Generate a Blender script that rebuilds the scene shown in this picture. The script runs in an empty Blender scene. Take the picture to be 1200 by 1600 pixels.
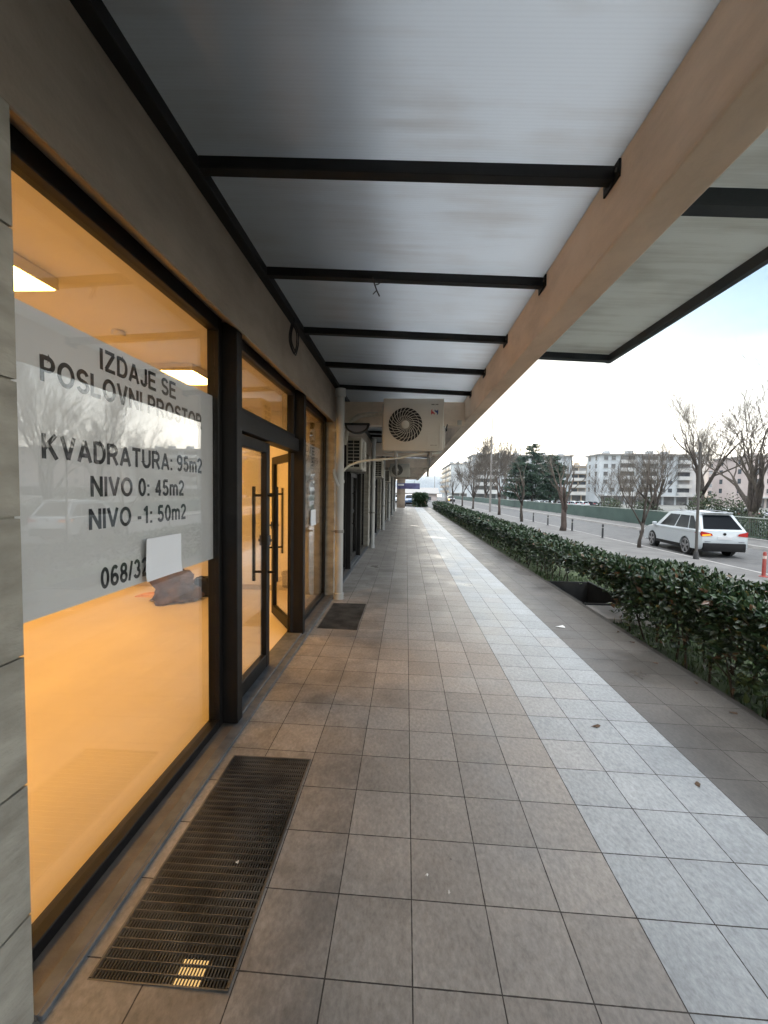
import bpy, bmesh, math, random
from mathutils import Vector, Matrix, noise
R = math.radians
C = bpy.context.scene.collection
SC = bpy.context.scene

# ------------------------------------------------------------------ camera
cam_d = bpy.data.cameras.new('camera'); cam = bpy.data.objects.new('camera', cam_d); C.objects.link(cam)
F_PX, YAW, PITCH, ROLL, CAM_H = 644.73, 0.05308, -0.04878, 0.016, 1.670
_f = Vector((-math.sin(YAW)*math.cos(PITCH), math.cos(YAW)*math.cos(PITCH), math.sin(PITCH)))
_r = Vector((math.cos(YAW), math.sin(YAW), 0)); _u = _r.cross(_f)
_r2 = _r*math.cos(ROLL)+_u*math.sin(ROLL); _u2 = -_r*math.sin(ROLL)+_u*math.cos(ROLL)
M = Matrix((_r2, _u2, -_f)).transposed().to_4x4(); M.translation = (0, 0, CAM_H)
cam.matrix_world = M
cam_d.sensor_fit = 'VERTICAL'; cam_d.sensor_height = 32; cam_d.lens = 32*F_PX/1600
cam_d.clip_start = 0.05; cam_d.clip_end = 6000
SC.camera = cam
SC.render.resolution_x, SC.render.resolution_y = 768, 1024

# ------------------------------------------------------------------ sky, sun, exposure
SUN_EL, SUN_AZ = R(3.5), R(14.0)              # azimuth clockwise from +Y
W = bpy.data.worlds.new('World'); SC.world = W; W.use_nodes = True
nt = W.node_tree; nt.nodes.clear()
def wn(t, **k):
    n = nt.nodes.new(t)
    for a, b in k.items(): setattr(n, a, b)
    return n
sky = wn('ShaderNodeTexSky', sky_type='NISHITA', sun_disc=False, sun_elevation=SUN_EL, sun_rotation=SUN_AZ,
         altitude=50, air_density=1.0, dust_density=0.9, ozone_density=2.0)
bg = wn('ShaderNodeBackground'); bg.inputs[1].default_value = 0.10
wo = wn('ShaderNodeOutputWorld')
tc = wn('ShaderNodeTexCoord'); sep = wn('ShaderNodeSeparateXYZ'); nt.links.new(tc.outputs['Generated'], sep.inputs[0])
zz = wn('ShaderNodeMath', operation='MAXIMUM'); nt.links.new(sep.outputs[2], zz.inputs[0]); zz.inputs[1].default_value = 0.0
za = wn('ShaderNodeMath', operation='ADD'); nt.links.new(zz.outputs[0], za.inputs[0]); za.inputs[1].default_value = 0.12
dx = wn('ShaderNodeMath', operation='DIVIDE'); nt.links.new(sep.outputs[0], dx.inputs[0]); nt.links.new(za.outputs[0], dx.inputs[1])
dy = wn('ShaderNodeMath', operation='DIVIDE'); nt.links.new(sep.outputs[1], dy.inputs[0]); nt.links.new(za.outputs[0], dy.inputs[1])
cmb = wn('ShaderNodeCombineXYZ'); nt.links.new(dx.outputs[0], cmb.inputs[0]); nt.links.new(dy.outputs[0], cmb.inputs[1])
cn = wn('ShaderNodeTexNoise'); cn.inputs['Scale'].default_value = 0.8; cn.inputs['Detail'].default_value = 6; cn.inputs['Distortion'].default_value = 0.8
nt.links.new(cmb.outputs[0], cn.inputs['Vector'])
cr = wn('ShaderNodeValToRGB'); cr.color_ramp.elements[0].position = 0.36; cr.color_ramp.elements[1].position = 0.62
cr.color_ramp.elements[0].color = (0, 0, 0, 1); cr.color_ramp.elements[1].color = (0.85, 0.85, 0.85, 1)
nt.links.new(cn.outputs[0], cr.inputs[0])
mx = wn('ShaderNodeMix', data_type='RGBA'); oh = wn('ShaderNodeMapRange', interpolation_type='SMOOTHSTEP'); nt.links.new(sep.outputs[2], oh.inputs[0])
oh.inputs[1].default_value = 0.34; oh.inputs[2].default_value = 0.75; oh.inputs[3].default_value = 0.03; oh.inputs[4].default_value = 1.0
cf = wn('ShaderNodeMath', operation='MULTIPLY'); nt.links.new(cr.outputs[0], cf.inputs[0]); nt.links.new(oh.outputs[0], cf.inputs[1])
tint = wn('ShaderNodeMix', data_type='RGBA', blend_type='MULTIPLY'); tint.inputs[0].default_value = 1
nt.links.new(sky.outputs[0], tint.inputs[6]); tint.inputs[7].default_value = (.24, .285, .315, 1)
nt.links.new(cf.outputs[0], mx.inputs[0]); nt.links.new(tint.outputs[2], mx.inputs[6])
mx.inputs[7].default_value = (6.4, 6.5, 6.6, 1)
# bright thin cloud veil thickening towards the horizon
vz = wn('ShaderNodeMapRange', interpolation_type='SMOOTHSTEP'); nt.links.new(sep.outputs[2], vz.inputs[0])
vz.inputs[1].default_value = 0.0; vz.inputs[2].default_value = 0.30; vz.inputs[3].default_value = 0.95; vz.inputs[4].default_value = 0.0
mv = wn('ShaderNodeMix', data_type='RGBA'); nt.links.new(vz.outputs[0], mv.inputs[0]); nt.links.new(mx.outputs[2], mv.inputs[6])
mv.inputs[7].default_value = (4.6, 4.4, 4.15, 1)
# yellow evening band low over the roofs
yb = wn('ShaderNodeMapRange', interpolation_type='SMOOTHSTEP'); nt.links.new(sep.outputs[2], yb.inputs[0])
yb.inputs[1].default_value = 0.015; yb.inputs[2].default_value = 0.135; yb.inputs[3].default_value = 0.96; yb.inputs[4].default_value = 0.0
mh = wn('ShaderNodeMix', data_type='RGBA'); nt.links.new(yb.outputs[0], mh.inputs[0]); nt.links.new(mv.outputs[2], mh.inputs[6])
mh.inputs[7].default_value = (1.0, .84, .50, 1)
nt.links.new(mh.outputs[2], bg.inputs[0]); nt.links.new(bg.outputs[0], wo.inputs[0])

sun_d = bpy.data.lights.new('sun', 'SUN'); sun_d.energy = 2.0; sun_d.angle = R(0.5); sun_d.color = (1, .82, .6)
sun = bpy.data.objects.new('sun', sun_d); C.objects.link(sun)
S = Vector((math.sin(SUN_AZ)*math.cos(SUN_EL), math.cos(SUN_AZ)*math.cos(SUN_EL), math.sin(SUN_EL)))
sun.rotation_euler = S.to_track_quat('Z', 'Y').to_euler(); sun.location = (40, 300, 60)
SC.view_settings.view_transform = 'Standard'; SC.view_settings.look = 'None'
SC.view_settings.gamma = 1; SC.view_settings.exposure = 3.82
SC.cycles.max_bounces = 10; SC.cycles.diffuse_bounces = 5; SC.cycles.glossy_bounces = 4
SC.cycles.transparent_max_bounces = 24; SC.cycles.caustics_reflective = False; SC.cycles.caustics_refractive = False
SC.cycles.sample_clamp_indirect = 8
LAMP_POWER = 3.5

# ------------------------------------------------------------------ mesh builder
class MB:
    def __init__(s): s.v = []; s.f = []
    def box(s, x0, x1, y0, y1, z0, z1):
        n = len(s.v)
        s.v += [(x0,y0,z0),(x1,y0,z0),(x1,y1,z0),(x0,y1,z0),(x0,y0,z1),(x1,y0,z1),(x1,y1,z1),(x0,y1,z1)]
        s.f += [tuple(n+i for i in q) for q in ((3,2,1,0),(4,5,6,7),(0,1,5,4),(1,2,6,5),(2,3,7,6),(3,0,4,7))]
        return s
    def slab(s, x0, x1, y0, y1, zf, th):           # a box whose bottom follows zf(x)
        n = len(s.v)
        for z in (0, th):
            s.v += [(x0,y0,zf(x0)+z),(x1,y0,zf(x1)+z),(x1,y1,zf(x1)+z),(x0,y1,zf(x0)+z)]
        s.f += [tuple(n+i for i in q) for q in ((3,2,1,0),(4,5,6,7),(0,1,5,4),(1,2,6,5),(2,3,7,6),(3,0,4,7))]
        return s
    def poly(s, pts):
        n = len(s.v); s.v += [tuple(p) for p in pts]; s.f.append(tuple(range(n, n+len(pts)))); return s
    def prism(s, pts, d):                          # polygon extruded by vector d
        n = len(s.v); k = len(pts); d = Vector(d)
        s.v += [tuple(p) for p in pts]; s.v += [tuple(Vector(p)+d) for p in pts]
        s.f.append(tuple(range(n+k-1, n-1, -1))); s.f.append(tuple(range(n+k, n+2*k)))
        for i in range(k):
            j = (i+1) % k; s.f.append((n+i, n+j, n+k+j, n+k+i))
        return s
    def tube(s, pts, rad, sides=8, cap=True):
        pts = [Vector(p) for p in pts]; k = len(pts); n0 = len(s.v)
        if not hasattr(rad, '__len__'): rad = [rad]*k
        ref = None
        for i, p in enumerate(pts):
            t = (pts[min(i+1, k-1)]-pts[max(i-1, 0)])
            t = t.normalized() if t.length > 1e-9 else Vector((0,0,1))
            if ref is None: ref = Vector((1,0,0)) if abs(t.x) < .9 else Vector((0,1,0))
            a = (ref - t*ref.dot(t)).normalized(); ref = a; b = t.cross(a)
            for j in range(sides):
                th = 2*math.pi*j/sides; q = p+(a*math.cos(th)+b*math.sin(th))*rad[i]
                s.v.append((q.x, q.y, q.z))
        for i in range(k-1):
            for j in range(sides):
                a = n0+i*sides+j; b = n0+i*sides+(j+1) % sides
                s.f.append((a, b, b+sides, a+sides))
        if cap:
            s.f.append(tuple(n0+j for j in range(sides-1, -1, -1)))
            s.f.append(tuple(n0+(k-1)*sides+j for j in range(sides)))
        return s
    def lathe(s, prof, c=(0,0,0), axis='Z', sides=24):   # prof: (radius, height) list
        n0 = len(s.v)
        for r, h in prof:
            for j in range(sides):
                th = 2*math.pi*j/sides; a, b = r*math.cos(th), r*math.sin(th)
                p = {'Z': (a, b, h), 'Y': (a, h, -b), 'X': (h, a, b)}[axis]
                s.v.append((c[0]+p[0], c[1]+p[1], c[2]+p[2]))
        for i in range(len(prof)-1):
            for j in range(sides):
                a = n0+i*sides+j; b = n0+i*sides+(j+1) % sides
                s.f.append((a, b, b+sides, a+sides))
        s.f.append(tuple(n0+j for j in range(sides-1, -1, -1)))
        s.f.append(tuple(n0+(len(prof)-1)*sides+j for j in range(sides)))
        return s
    def build(s, name, mat, parent=None, off=None, smooth=False, bevel=0, seg=1):
        me = bpy.data.meshes.new(name)
        if off is not None:
            o = Vector(off); v = [(p[0]-o.x, p[1]-o.y, p[2]-o.z) for p in s.v]
        else: v = s.v
        me.from_pydata(v, [], s.f); me.materials.append(mat)
        if bevel:
            bm = bmesh.new(); bm.from_mesh(me)
            bmesh.ops.recalc_face_normals(bm, faces=bm.faces)
            bmesh.ops.bevel(bm, geom=list(bm.edges), offset=bevel, segments=seg, affect='EDGES', profile=.5, clamp_overlap=True)
            bm.to_mesh(me); bm.free()
        if smooth:
            me.shade_smooth()
            if smooth != 'all':
                me.set_sharp_from_angle(angle=R(35))
        me.update()
        ob = bpy.data.objects.new(name, me); C.objects.link(ob)
        if parent: ob.parent = parent
        return ob

def tag(o, label=None, cat=None, group=None, kind=None):
    if label: o['label'] = label
    if cat: o['category'] = cat
    if group: o['group'] = group
    if kind: o['kind'] = kind
    return o
def thing(name, label, cat, loc=(0,0,0), rz=0, group=None):
    o = bpy.data.objects.new(name, None); C.objects.link(o); o.location = loc; o.rotation_euler = (0,0,rz)
    o.empty_display_size = .2
    return tag(o, label, cat, group)
def struct(o, kind='structure'): o['kind'] = kind; return o
def copy_tree(o, parent=None):
    kids = list(o.children); c = o.copy(); C.objects.link(c); c.parent = parent
    for k in kids: copy_tree(k, c)
    return c
def dup(o, loc, rz=0, label=None, group=None, s=1):
    c = copy_tree(o); c.location = loc; c.rotation_euler = (0,0,rz); c.scale = (s,s,s)
    if label: c['label'] = label
    if group: c['group'] = group
    return c

def _arc(cx, cy, rx, ry, a0, a1, n=14):
    return [(cx+rx*math.cos(R(a0+(a1-a0)*i/n)), cy+ry*math.sin(R(a0+(a1-a0)*i/n))) for i in range(n+1)]
def _rot(st, w): return [[(w-x, 1-y) for x, y in l] for l in st]
_ST = [(.07,0),(.07,1)]
_SIX = [_arc(.28,.30,.21,.23,0,360,22), _arc(.30,.50,.23,.43,48,180)+[(.07,.30)]]
GLYPH = {
 'I':(.14,[_ST]), 'Z':(.64,[[(.03,.93),(.60,.93)],[(.55,.90),(.07,.10)],[(.02,.07),(.63,.07)]]),
 'D':(.65,[_ST,[(.07,.93),(.32,.93)]+_arc(.32,.5,.28,.43,90,-90)+[(.07,.07)]]),
 'A':(.72,[[(.05,0),(.36,.96)],[(.36,.96),(.67,0)],[(.16,.30),(.56,.30)]]),
 'J':(.49,[[(.42,1),(.42,.28)]+_arc(.245,.28,.175,.21,0,-180)+[(.07,.31)]]),
 'E':(.62,[_ST,[(.07,.93),(.60,.93)],[(.07,.52),(.56,.52)],[(.07,.07),(.62,.07)]]),
 'S':(.62,[_arc(.32,.715,.23,.215,15,235)+_arc(.32,.285,.25,.215,55,-165)]),
 'P':(.62,[_ST,[(.07,.93),(.33,.93)]+_arc(.33,.70,.22,.23,90,-90)+[(.07,.47)]]),
 'O':(.78,[_arc(.39,.5,.32,.43,0,360,30)]), 'L':(.56,[_ST,[(.07,.07),(.56,.07)]]),
 'C':(.70,[_arc(.38,.5,.31,.43,45,315,24)]),
 'V':(.68,[[(.05,1),(.34,.04)],[(.34,.04),(.63,1)]]), 'N':(.68,[_ST,[(.61,0),(.61,1)],[(.08,.93),(.60,.07)]]),
 'R':(.68,[_ST,[(.07,.93),(.35,.93)]+_arc(.35,.70,.22,.23,90,-90)+[(.07,.47)],[(.36,.47),(.62,.0)]]),
 'T':(.62,[[(0,.93),(.62,.93)],[(.31,0),(.31,.93)]]), 'K':(.68,[_ST,[(.59,1),(.10,.42)],[(.26,.58),(.62,0)]]),
 'U':(.66,[[(.07,1),(.07,.35)]+_arc(.33,.35,.26,.28,180,360)+[(.59,1)]]),
 '0':(.56,[_arc(.28,.5,.21,.43,0,360,26)]), '1':(.44,[[(.30,0),(.30,1)],[(.28,.90),(.08,.74)]]),
 '2':(.56,[_arc(.28,.70,.21,.23,170,-35)+[(.09,.12)],[(.04,.07),(.52,.07)]]),
 '3':(.56,[_arc(.27,.71,.18,.22,160,-90),_arc(.27,.285,.22,.215,90,-165)]),
 '4':(.56,[[(.40,0),(.40,.97)],[(.38,.90),(.08,.31)],[(.03,.28),(.55,.28)]]),
 '5':(.56,[[(.50,.93),(.14,.93)],[(.15,.95),(.11,.47)],_arc(.27,.32,.22,.25,145,-160)]),
 '6':(.56,_SIX), '8':(.56,[_arc(.28,.73,.18,.20,0,360,22),_arc(.28,.29,.21,.22,0,360,22)]), '9':(.56,_rot(_SIX,.56)),
 '/':(.28,[[(.02,0),(.26,1)]]), ':':(.18,[[(.09,0),(.09,.15)],[(.09,.52),(.09,.67)]]), '-':(.33,[[(.02,.36),(.31,.36)]]),
 'm':(.80,[[(.06,0),(.06,.72)],_arc(.23,.48,.17,.17,180,0)+[(.40,0)],_arc(.57,.48,.17,.17,180,0)+[(.74,0)]]), ' ':(.22,[])}
def text_part(txt, name, mat, parent, fit, frame, bold=.15, off=(0,0,0)):
    """lettering drawn as ribbons of constant width; fit = (u0,u1,v0,v1); frame(u,v,w) -> point"""
    x = 0; strokes = []
    for ch in txt:
        w, st = GLYPH[ch]
        strokes += [[(x+px_, py_) for px_, py_ in l] for l in st]; x += w+.13
    tw = x-.13; u0, u1, v0, v1 = fit; sx, sy = (u1-u0)/tw, v1-v0
    b = MB(); h = bold/2; o = Vector(off)
    for li, l in enumerate(strokes):
        p = [Vector((q[0], q[1])) for q in l]; n = len(p); L_ = []; R_ = []
        for i in range(n):
            d0 = (p[i]-p[i-1]).normalized() if i else None; d1 = (p[i+1]-p[i]).normalized() if i < n-1 else None
            if d0 is None: d0 = d1
            if d1 is None: d1 = d0
            if i in (0, n-1) and (p[0]-p[-1]).length < 1e-6: d0 = (p[-1]-p[-2]).normalized(); d1 = (p[1]-p[0]).normalized()
            m = Vector((-(d0+d1).y, (d0+d1).x)).normalized(); k = h/max(.5, m.dot(Vector((-d0.y, d0.x))))
            L_.append(p[i]+m*k); R_.append(p[i]-m*k)
        e = .0002*(li % 3)
        P = lambda q, w: tuple(Vector(frame(u0+q.x*sx, v0+q.y*sy, w))-o)
        for i in range(n-1):
            c = (L_[i], R_[i], R_[i+1], L_[i+1])
            b.poly([P(q, 1+e*300) for q in c])
    return b.build(name, mat, parent)

# ------------------------------------------------------------------ materials
def new_mat(name):
    m = bpy.data.materials.new(name); m.use_nodes = True
    return m, m.node_tree, m.node_tree.nodes['Principled BSDF']
def N(t, ty, **k):
    n = t.nodes.new(ty)
    for a, b in k.items(): setattr(n, a, b)
    return n
def pos(t, scale=(1,1,1)):
    g = N(t, 'ShaderNodeTexCoord'); mp = N(t, 'ShaderNodeMapping'); mp.inputs['Scale'].default_value = scale
    t.links.new(g.outputs['Object'], mp.inputs[0]); return mp.outputs[0]
def mat(name, a, b=None, scale=4, rough=.6, stretch=(1,1,1), detail=6, bump=0, bscale=None, metal=0, spec=.5, lo=.35, hi=.65, rvar=0, coat=0, stain=0):
    m, t, p = new_mat(name)
    p.inputs['Roughness'].default_value = rough; p.inputs['Metallic'].default_value = metal
    p.inputs['Specular IOR Level'].default_value = spec; p.inputs['Coat Weight'].default_value = coat
    if b is None and not bump:
        p.inputs['Base Color'].default_value = (*a, 1); return m
    v = pos(t, stretch); n = N(t, 'ShaderNodeTexNoise'); n.inputs['Scale'].default_value = scale; n.inputs['Detail'].default_value = detail
    t.links.new(v, n.inputs['Vector'])
    r = N(t, 'ShaderNodeValToRGB'); r.color_ramp.elements[0].position = lo; r.color_ramp.elements[1].position = hi
    r.color_ramp.elements[0].color = (*a, 1); r.color_ramp.elements[1].color = (*(b or a), 1)
    t.links.new(n.outputs[0], r.inputs[0]); t.links.new(r.outputs[0], p.inputs['Base Color'])
    if stain:
        n3 = N(t, 'ShaderNodeTexNoise'); n3.inputs['Scale'].default_value = .9; n3.inputs['Detail'].default_value = 11; n3.inputs['Roughness'].default_value = .68
        t.links.new(pos(t, (1,.5,1.6)), n3.inputs['Vector'])
        m3 = N(t, 'ShaderNodeMapRange'); m3.inputs[1].default_value = .36; m3.inputs[2].default_value = .56; m3.inputs[3].default_value = 1-stain; m3.inputs[4].default_value = 1.03
        v3 = N(t, 'ShaderNodeVectorMath', operation='SCALE'); t.links.new(n3.outputs[0], m3.inputs[0]); t.links.new(r.outputs[0], v3.inputs[0]); t.links.new(m3.outputs[0], v3.inputs['Scale'])
        t.links.new(v3.outputs[0], p.inputs['Base Color'])
    if rvar:
        mr = N(t, 'ShaderNodeMapRange'); mr.inputs[3].default_value = max(0, rough-rvar); mr.inputs[4].default_value = min(1, rough+rvar)
        mr.inputs[1].default_value = .3; mr.inputs[2].default_value = .7
        t.links.new(n.outputs[0], mr.inputs[0]); t.links.new(mr.outputs[0], p.inputs['Roughness'])
    if bump:
        n2 = N(t, 'ShaderNodeTexNoise'); n2.inputs['Scale'].default_value = bscale or scale*6; n2.inputs['Detail'].default_value = 5
        t.links.new(v, n2.inputs['Vector'])
        bp = N(t, 'ShaderNodeBump'); bp.inputs['Strength'].default_value = bump; bp.inputs['Distance'].default_value = .01
        t.links.new(n2.outputs[0], bp.inputs['Height']); t.links.new(bp.outputs[0], p.inputs['Normal'])
    return m
def emit(name, col, s):
    m, t, p = new_mat(name); t.nodes.remove(p); e = N(t, 'ShaderNodeEmission'); e.inputs[0].default_value = (*col, 1); e.inputs[1].default_value = s
    t.links.new(e.outputs[0], t.nodes['Material Output'].inputs[0]); return m
def glass(name, tint=(.98,.985,.98), r0=.045):
    m, t, p = new_mat(name); t.nodes.remove(p)
    tr = N(t, 'ShaderNodeBsdfTransparent'); tr.inputs[0].default_value = (*tint, 1)
    gl = N(t, 'ShaderNodeBsdfGlossy'); gl.inputs['Roughness'].default_value = .0
    lw = N(t, 'ShaderNodeLayerWeight'); lw.inputs[0].default_value = .5
    fr = N(t, 'ShaderNodeMath', operation='POWER'); t.links.new(lw.outputs['Facing'], fr.inputs[0]); fr.inputs[1].default_value = 3.2
    f2 = N(t, 'ShaderNodeMath', operation='MULTIPLY_ADD'); t.links.new(fr.outputs[0], f2.inputs[0]); f2.inputs[1].default_value = 1-r0; f2.inputs[2].default_value = r0; fr = f2
    mx = N(t, 'ShaderNodeMixShader'); t.links.new(fr.outputs[0], mx.inputs[0]); t.links.new(tr.outputs[0], mx.inputs[1]); t.links.new(gl.outputs[0], mx.inputs[2])
    t.links.new(mx.outputs[0], t.nodes['Material Output'].inputs[0]); return m
def math_n(t, op, a, b=None):
    n = N(t, 'ShaderNodeMath', operation=op)
    for i, q in enumerate((a, b)):
        if q is None: continue
        if isinstance(q, (int, float)): n.inputs[i].default_value = q
        else: t.links.new(q, n.inputs[i])
    return n.outputs[0]

def paving():
    m, t, p = new_mat('paving tiles')
    g = N(t, 'ShaderNodeTexCoord'); s = N(t, 'ShaderNodeSeparateXYZ'); t.links.new(g.outputs['Object'], s.inputs[0])
    u = math_n(t, 'DIVIDE', math_n(t, 'SUBTRACT', s.outputs[0], .0523), .3)
    v = math_n(t, 'DIVIDE', math_n(t, 'SUBTRACT', s.outputs[1], 1.32), .3)
    iu = math_n(t, 'FLOOR', u); iv = math_n(t, 'FLOOR', v)
    fu = math_n(t, 'SUBTRACT', u, iu); fv = math_n(t, 'SUBTRACT', v, iv)
    eu = math_n(t, 'MINIMUM', fu, math_n(t, 'SUBTRACT', 1.0, fu)); ev = math_n(t, 'MINIMUM', fv, math_n(t, 'SUBTRACT', 1.0, fv))
    ed = math_n(t, 'MINIMUM', eu, ev)
    # wobbly joint edge
    nz = N(t, 'ShaderNodeTexNoise'); nz.inputs['Scale'].default_value = 30; nz.inputs['Detail'].default_value = 3; t.links.new(g.outputs['Object'], nz.inputs['Vector'])
    jw = math_n(t, 'MULTIPLY_ADD', nz.outputs[0], .010); t.nodes[-1].inputs[2].default_value = .003
    joint = math_n(t, 'LESS_THAN', ed, jw)
    cb = N(t, 'ShaderNodeCombineXYZ'); t.links.new(iu, cb.inputs[0]); t.links.new(iv, cb.inputs[1])
    wn_ = N(t, 'ShaderNodeTexWhiteNoise', noise_dimensions='3D'); t.links.new(cb.outputs[0], wn_.inputs['Vector'])
    strip = math_n(t, 'MULTIPLY', math_n(t, 'GREATER_THAN', iu, 2.5), math_n(t, 'LESS_THAN', iu, 5.5))
    # one browner row now and then inside the pale strip
    odd = math_n(t, 'GREATER_THAN', wn_.outputs['Value'], .93)
    strip = math_n(t, 'MULTIPLY', strip, math_n(t, 'SUBTRACT', 1.0, math_n(t, 'MULTIPLY', odd, .35)))
    c1 = N(t, 'ShaderNodeMix', data_type='RGBA'); t.links.new(wn_.outputs['Value'], c1.inputs[0])
    c1.inputs[6].default_value = (.268, .243, .216, 1); c1.inputs[7].default_value = (.328, .30, .270, 1)
    c2 = N(t, 'ShaderNodeMix', data_type='RGBA'); t.links.new(wn_.outputs['Value'], c2.inputs[0])
    c2.inputs[6].default_value = (.32, .34, .35, 1); c2.inputs[7].default_value = (.39, .41, .42, 1)
    c = N(t, 'ShaderNodeMix', data_type='RGBA'); t.links.new(strip, c.inputs[0]); t.links.new(c1.outputs[2], c.inputs[6]); t.links.new(c2.outputs[2], c.inputs[7])
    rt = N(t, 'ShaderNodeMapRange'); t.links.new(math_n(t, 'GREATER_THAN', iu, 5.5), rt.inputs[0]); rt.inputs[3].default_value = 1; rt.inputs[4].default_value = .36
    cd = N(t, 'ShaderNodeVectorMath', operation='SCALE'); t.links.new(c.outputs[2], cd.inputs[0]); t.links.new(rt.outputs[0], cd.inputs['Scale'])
    dn = N(t, 'ShaderNodeTexNoise'); dn.inputs['Scale'].default_value = 2.6; dn.inputs['Detail'].default_value = 10; dn.inputs['Roughness'].default_value = .7; dn.inputs['Distortion'].default_value = .5; t.links.new(g.outputs['Object'], dn.inputs['Vector'])
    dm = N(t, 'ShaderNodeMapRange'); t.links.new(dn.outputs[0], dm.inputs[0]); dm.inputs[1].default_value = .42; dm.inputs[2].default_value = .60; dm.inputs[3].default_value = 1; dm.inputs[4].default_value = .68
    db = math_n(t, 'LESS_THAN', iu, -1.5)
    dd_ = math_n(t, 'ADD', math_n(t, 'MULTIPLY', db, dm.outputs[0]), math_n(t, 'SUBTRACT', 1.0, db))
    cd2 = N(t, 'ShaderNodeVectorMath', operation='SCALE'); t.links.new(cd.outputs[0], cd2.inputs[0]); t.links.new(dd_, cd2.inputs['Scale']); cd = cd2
    # fine slate-like grain, offset per tile
    off = N(t, 'ShaderNodeVectorMath', operation='SCALE'); t.links.new(wn_.outputs['Color'], off.inputs[0]); off.inputs['Scale'].default_value = 7
    ad = N(t, 'ShaderNodeVectorMath', operation='ADD'); t.links.new(g.outputs['Object'], ad.inputs[0]); t.links.new(off.outputs[0], ad.inputs[1])
    mp = N(t, 'ShaderNodeMapping'); mp.inputs['Scale'].default_value = (1, .6, 1); mp.inputs['Rotation'].default_value = (0, 0, .6); t.links.new(ad.outputs[0], mp.inputs[0])
    gr = N(t, 'ShaderNodeTexNoise'); gr.inputs['Scale'].default_value = 55; gr.inputs['Detail'].default_value = 8; gr.inputs['Roughness'].default_value = .7; t.links.new(mp.outputs[0], gr.inputs['Vector'])
    st = N(t, 'ShaderNodeTexNoise'); st.inputs['Scale'].default_value = 1.3; st.inputs['Detail'].default_value = 9; st.inputs['Roughness'].default_value = .65; t.links.new(g.outputs['Object'], st.inputs['Vector'])
    gm = N(t, 'ShaderNodeMapRange'); t.links.new(gr.outputs[0], gm.inputs[0]); gm.inputs[1].default_value = .3; gm.inputs[2].default_value = .7; gm.inputs[3].default_value = .72; gm.inputs[4].default_value = 1.25
    sm = N(t, 'ShaderNodeMapRange'); t.links.new(st.outputs[0], sm.inputs[0]); sm.inputs[1].default_value = .3; sm.inputs[2].default_value = .6; sm.inputs[3].default_value = .66; sm.inputs[4].default_value = 1.06
    k = math_n(t, 'MULTIPLY', gm.outputs[0], sm.outputs[0])
    cm = N(t, 'ShaderNodeVectorMath', operation='SCALE'); t.links.new(cd.outputs[0], cm.inputs[0]); t.links.new(k, cm.inputs['Scale'])
    vo = N(t, 'ShaderNodeTexVoronoi'); vo.inputs['Scale'].default_value = 3.2; t.links.new(g.outputs['Object'], vo.inputs['Vector'])
    vs = N(t, 'ShaderNodeSeparateColor'); t.links.new(vo.outputs['Color'], vs.inputs[0])
    vr = math_n(t, 'MULTIPLY', math_n(t, 'LESS_THAN', vo.outputs['Distance'], math_n(t, 'MULTIPLY', vs.outputs[1], .055)), math_n(t, 'GREATER_THAN', vs.outputs[0], .62))
    gs = math_n(t, 'SUBTRACT', 1.0, math_n(t, 'MULTIPLY', vr, .38))
    cg = N(t, 'ShaderNodeVectorMath', operation='SCALE'); t.links.new(cm.outputs[0], cg.inputs[0]); t.links.new(gs, cg.inputs['Scale']); cm = cg
    jm = N(t, 'ShaderNodeMix', data_type='RGBA'); t.links.new(joint, jm.inputs[0]); t.links.new(cm.outputs[0], jm.inputs[6]); jm.inputs[7].default_value = (.035, .03, .026, 1)
    t.links.new(jm.outputs[2], p.inputs['Base Color'])
    rm = N(t, 'ShaderNodeMapRange'); t.links.new(st.outputs[0], rm.inputs[0]); rm.inputs[1].default_value = .36; rm.inputs[2].default_value = .6; rm.inputs[3].default_value = .33; rm.inputs[4].default_value = .58
    wt_ = N(t, 'ShaderNodeTexNoise'); wt_.inputs['Scale'].default_value = .75; wt_.inputs['Detail'].default_value = 7; wt_.inputs['Distortion'].default_value = .6; t.links.new(g.outputs['Object'], wt_.inputs['Vector'])
    wr_ = N(t, 'ShaderNodeMapRange'); t.links.new(wt_.outputs[0], wr_.inputs[0]); wr_.inputs[1].default_value = .58; wr_.inputs[2].default_value = .68; wr_.inputs[3].default_value = 1; wr_.inputs[4].default_value = .66
    rr_ = math_n(t, 'MULTIPLY', rm.outputs[0], wr_.outputs[0])
    t.links.new(math_n(t, 'ADD', rr_, math_n(t, 'MULTIPLY', joint, .4)), p.inputs['Roughness'])
    h = math_n(t, 'SUBTRACT', math_n(t, 'MULTIPLY', gr.outputs[0], .25), joint)
    bp = N(t, 'ShaderNodeBump'); bp.inputs['Strength'].default_value = .5; bp.inputs['Distance'].default_value = .004
    t.links.new(h, bp.inputs['Height'])
    # every tile lies a hair out of level
    tv = N(t, 'ShaderNodeVectorMath', operation='SUBTRACT'); t.links.new(wn_.outputs['Color'], tv.inputs[0]); tv.inputs[1].default_value = (.5,.5,.5)
    ts = N(t, 'ShaderNodeVectorMath', operation='SCALE'); t.links.new(tv.outputs[0], ts.inputs[0]); ts.inputs['Scale'].default_value = .03
    ta = N(t, 'ShaderNodeVectorMath', operation='ADD'); t.links.new(bp.outputs[0], ta.inputs[0]); t.links.new(ts.outputs[0], ta.inputs[1])
    tn = N(t, 'ShaderNodeVectorMath', operation='NORMALIZE'); t.links.new(ta.outputs[0], tn.inputs[0]); t.links.new(tn.outputs[0], p.inputs['Normal'])
    return m

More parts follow.
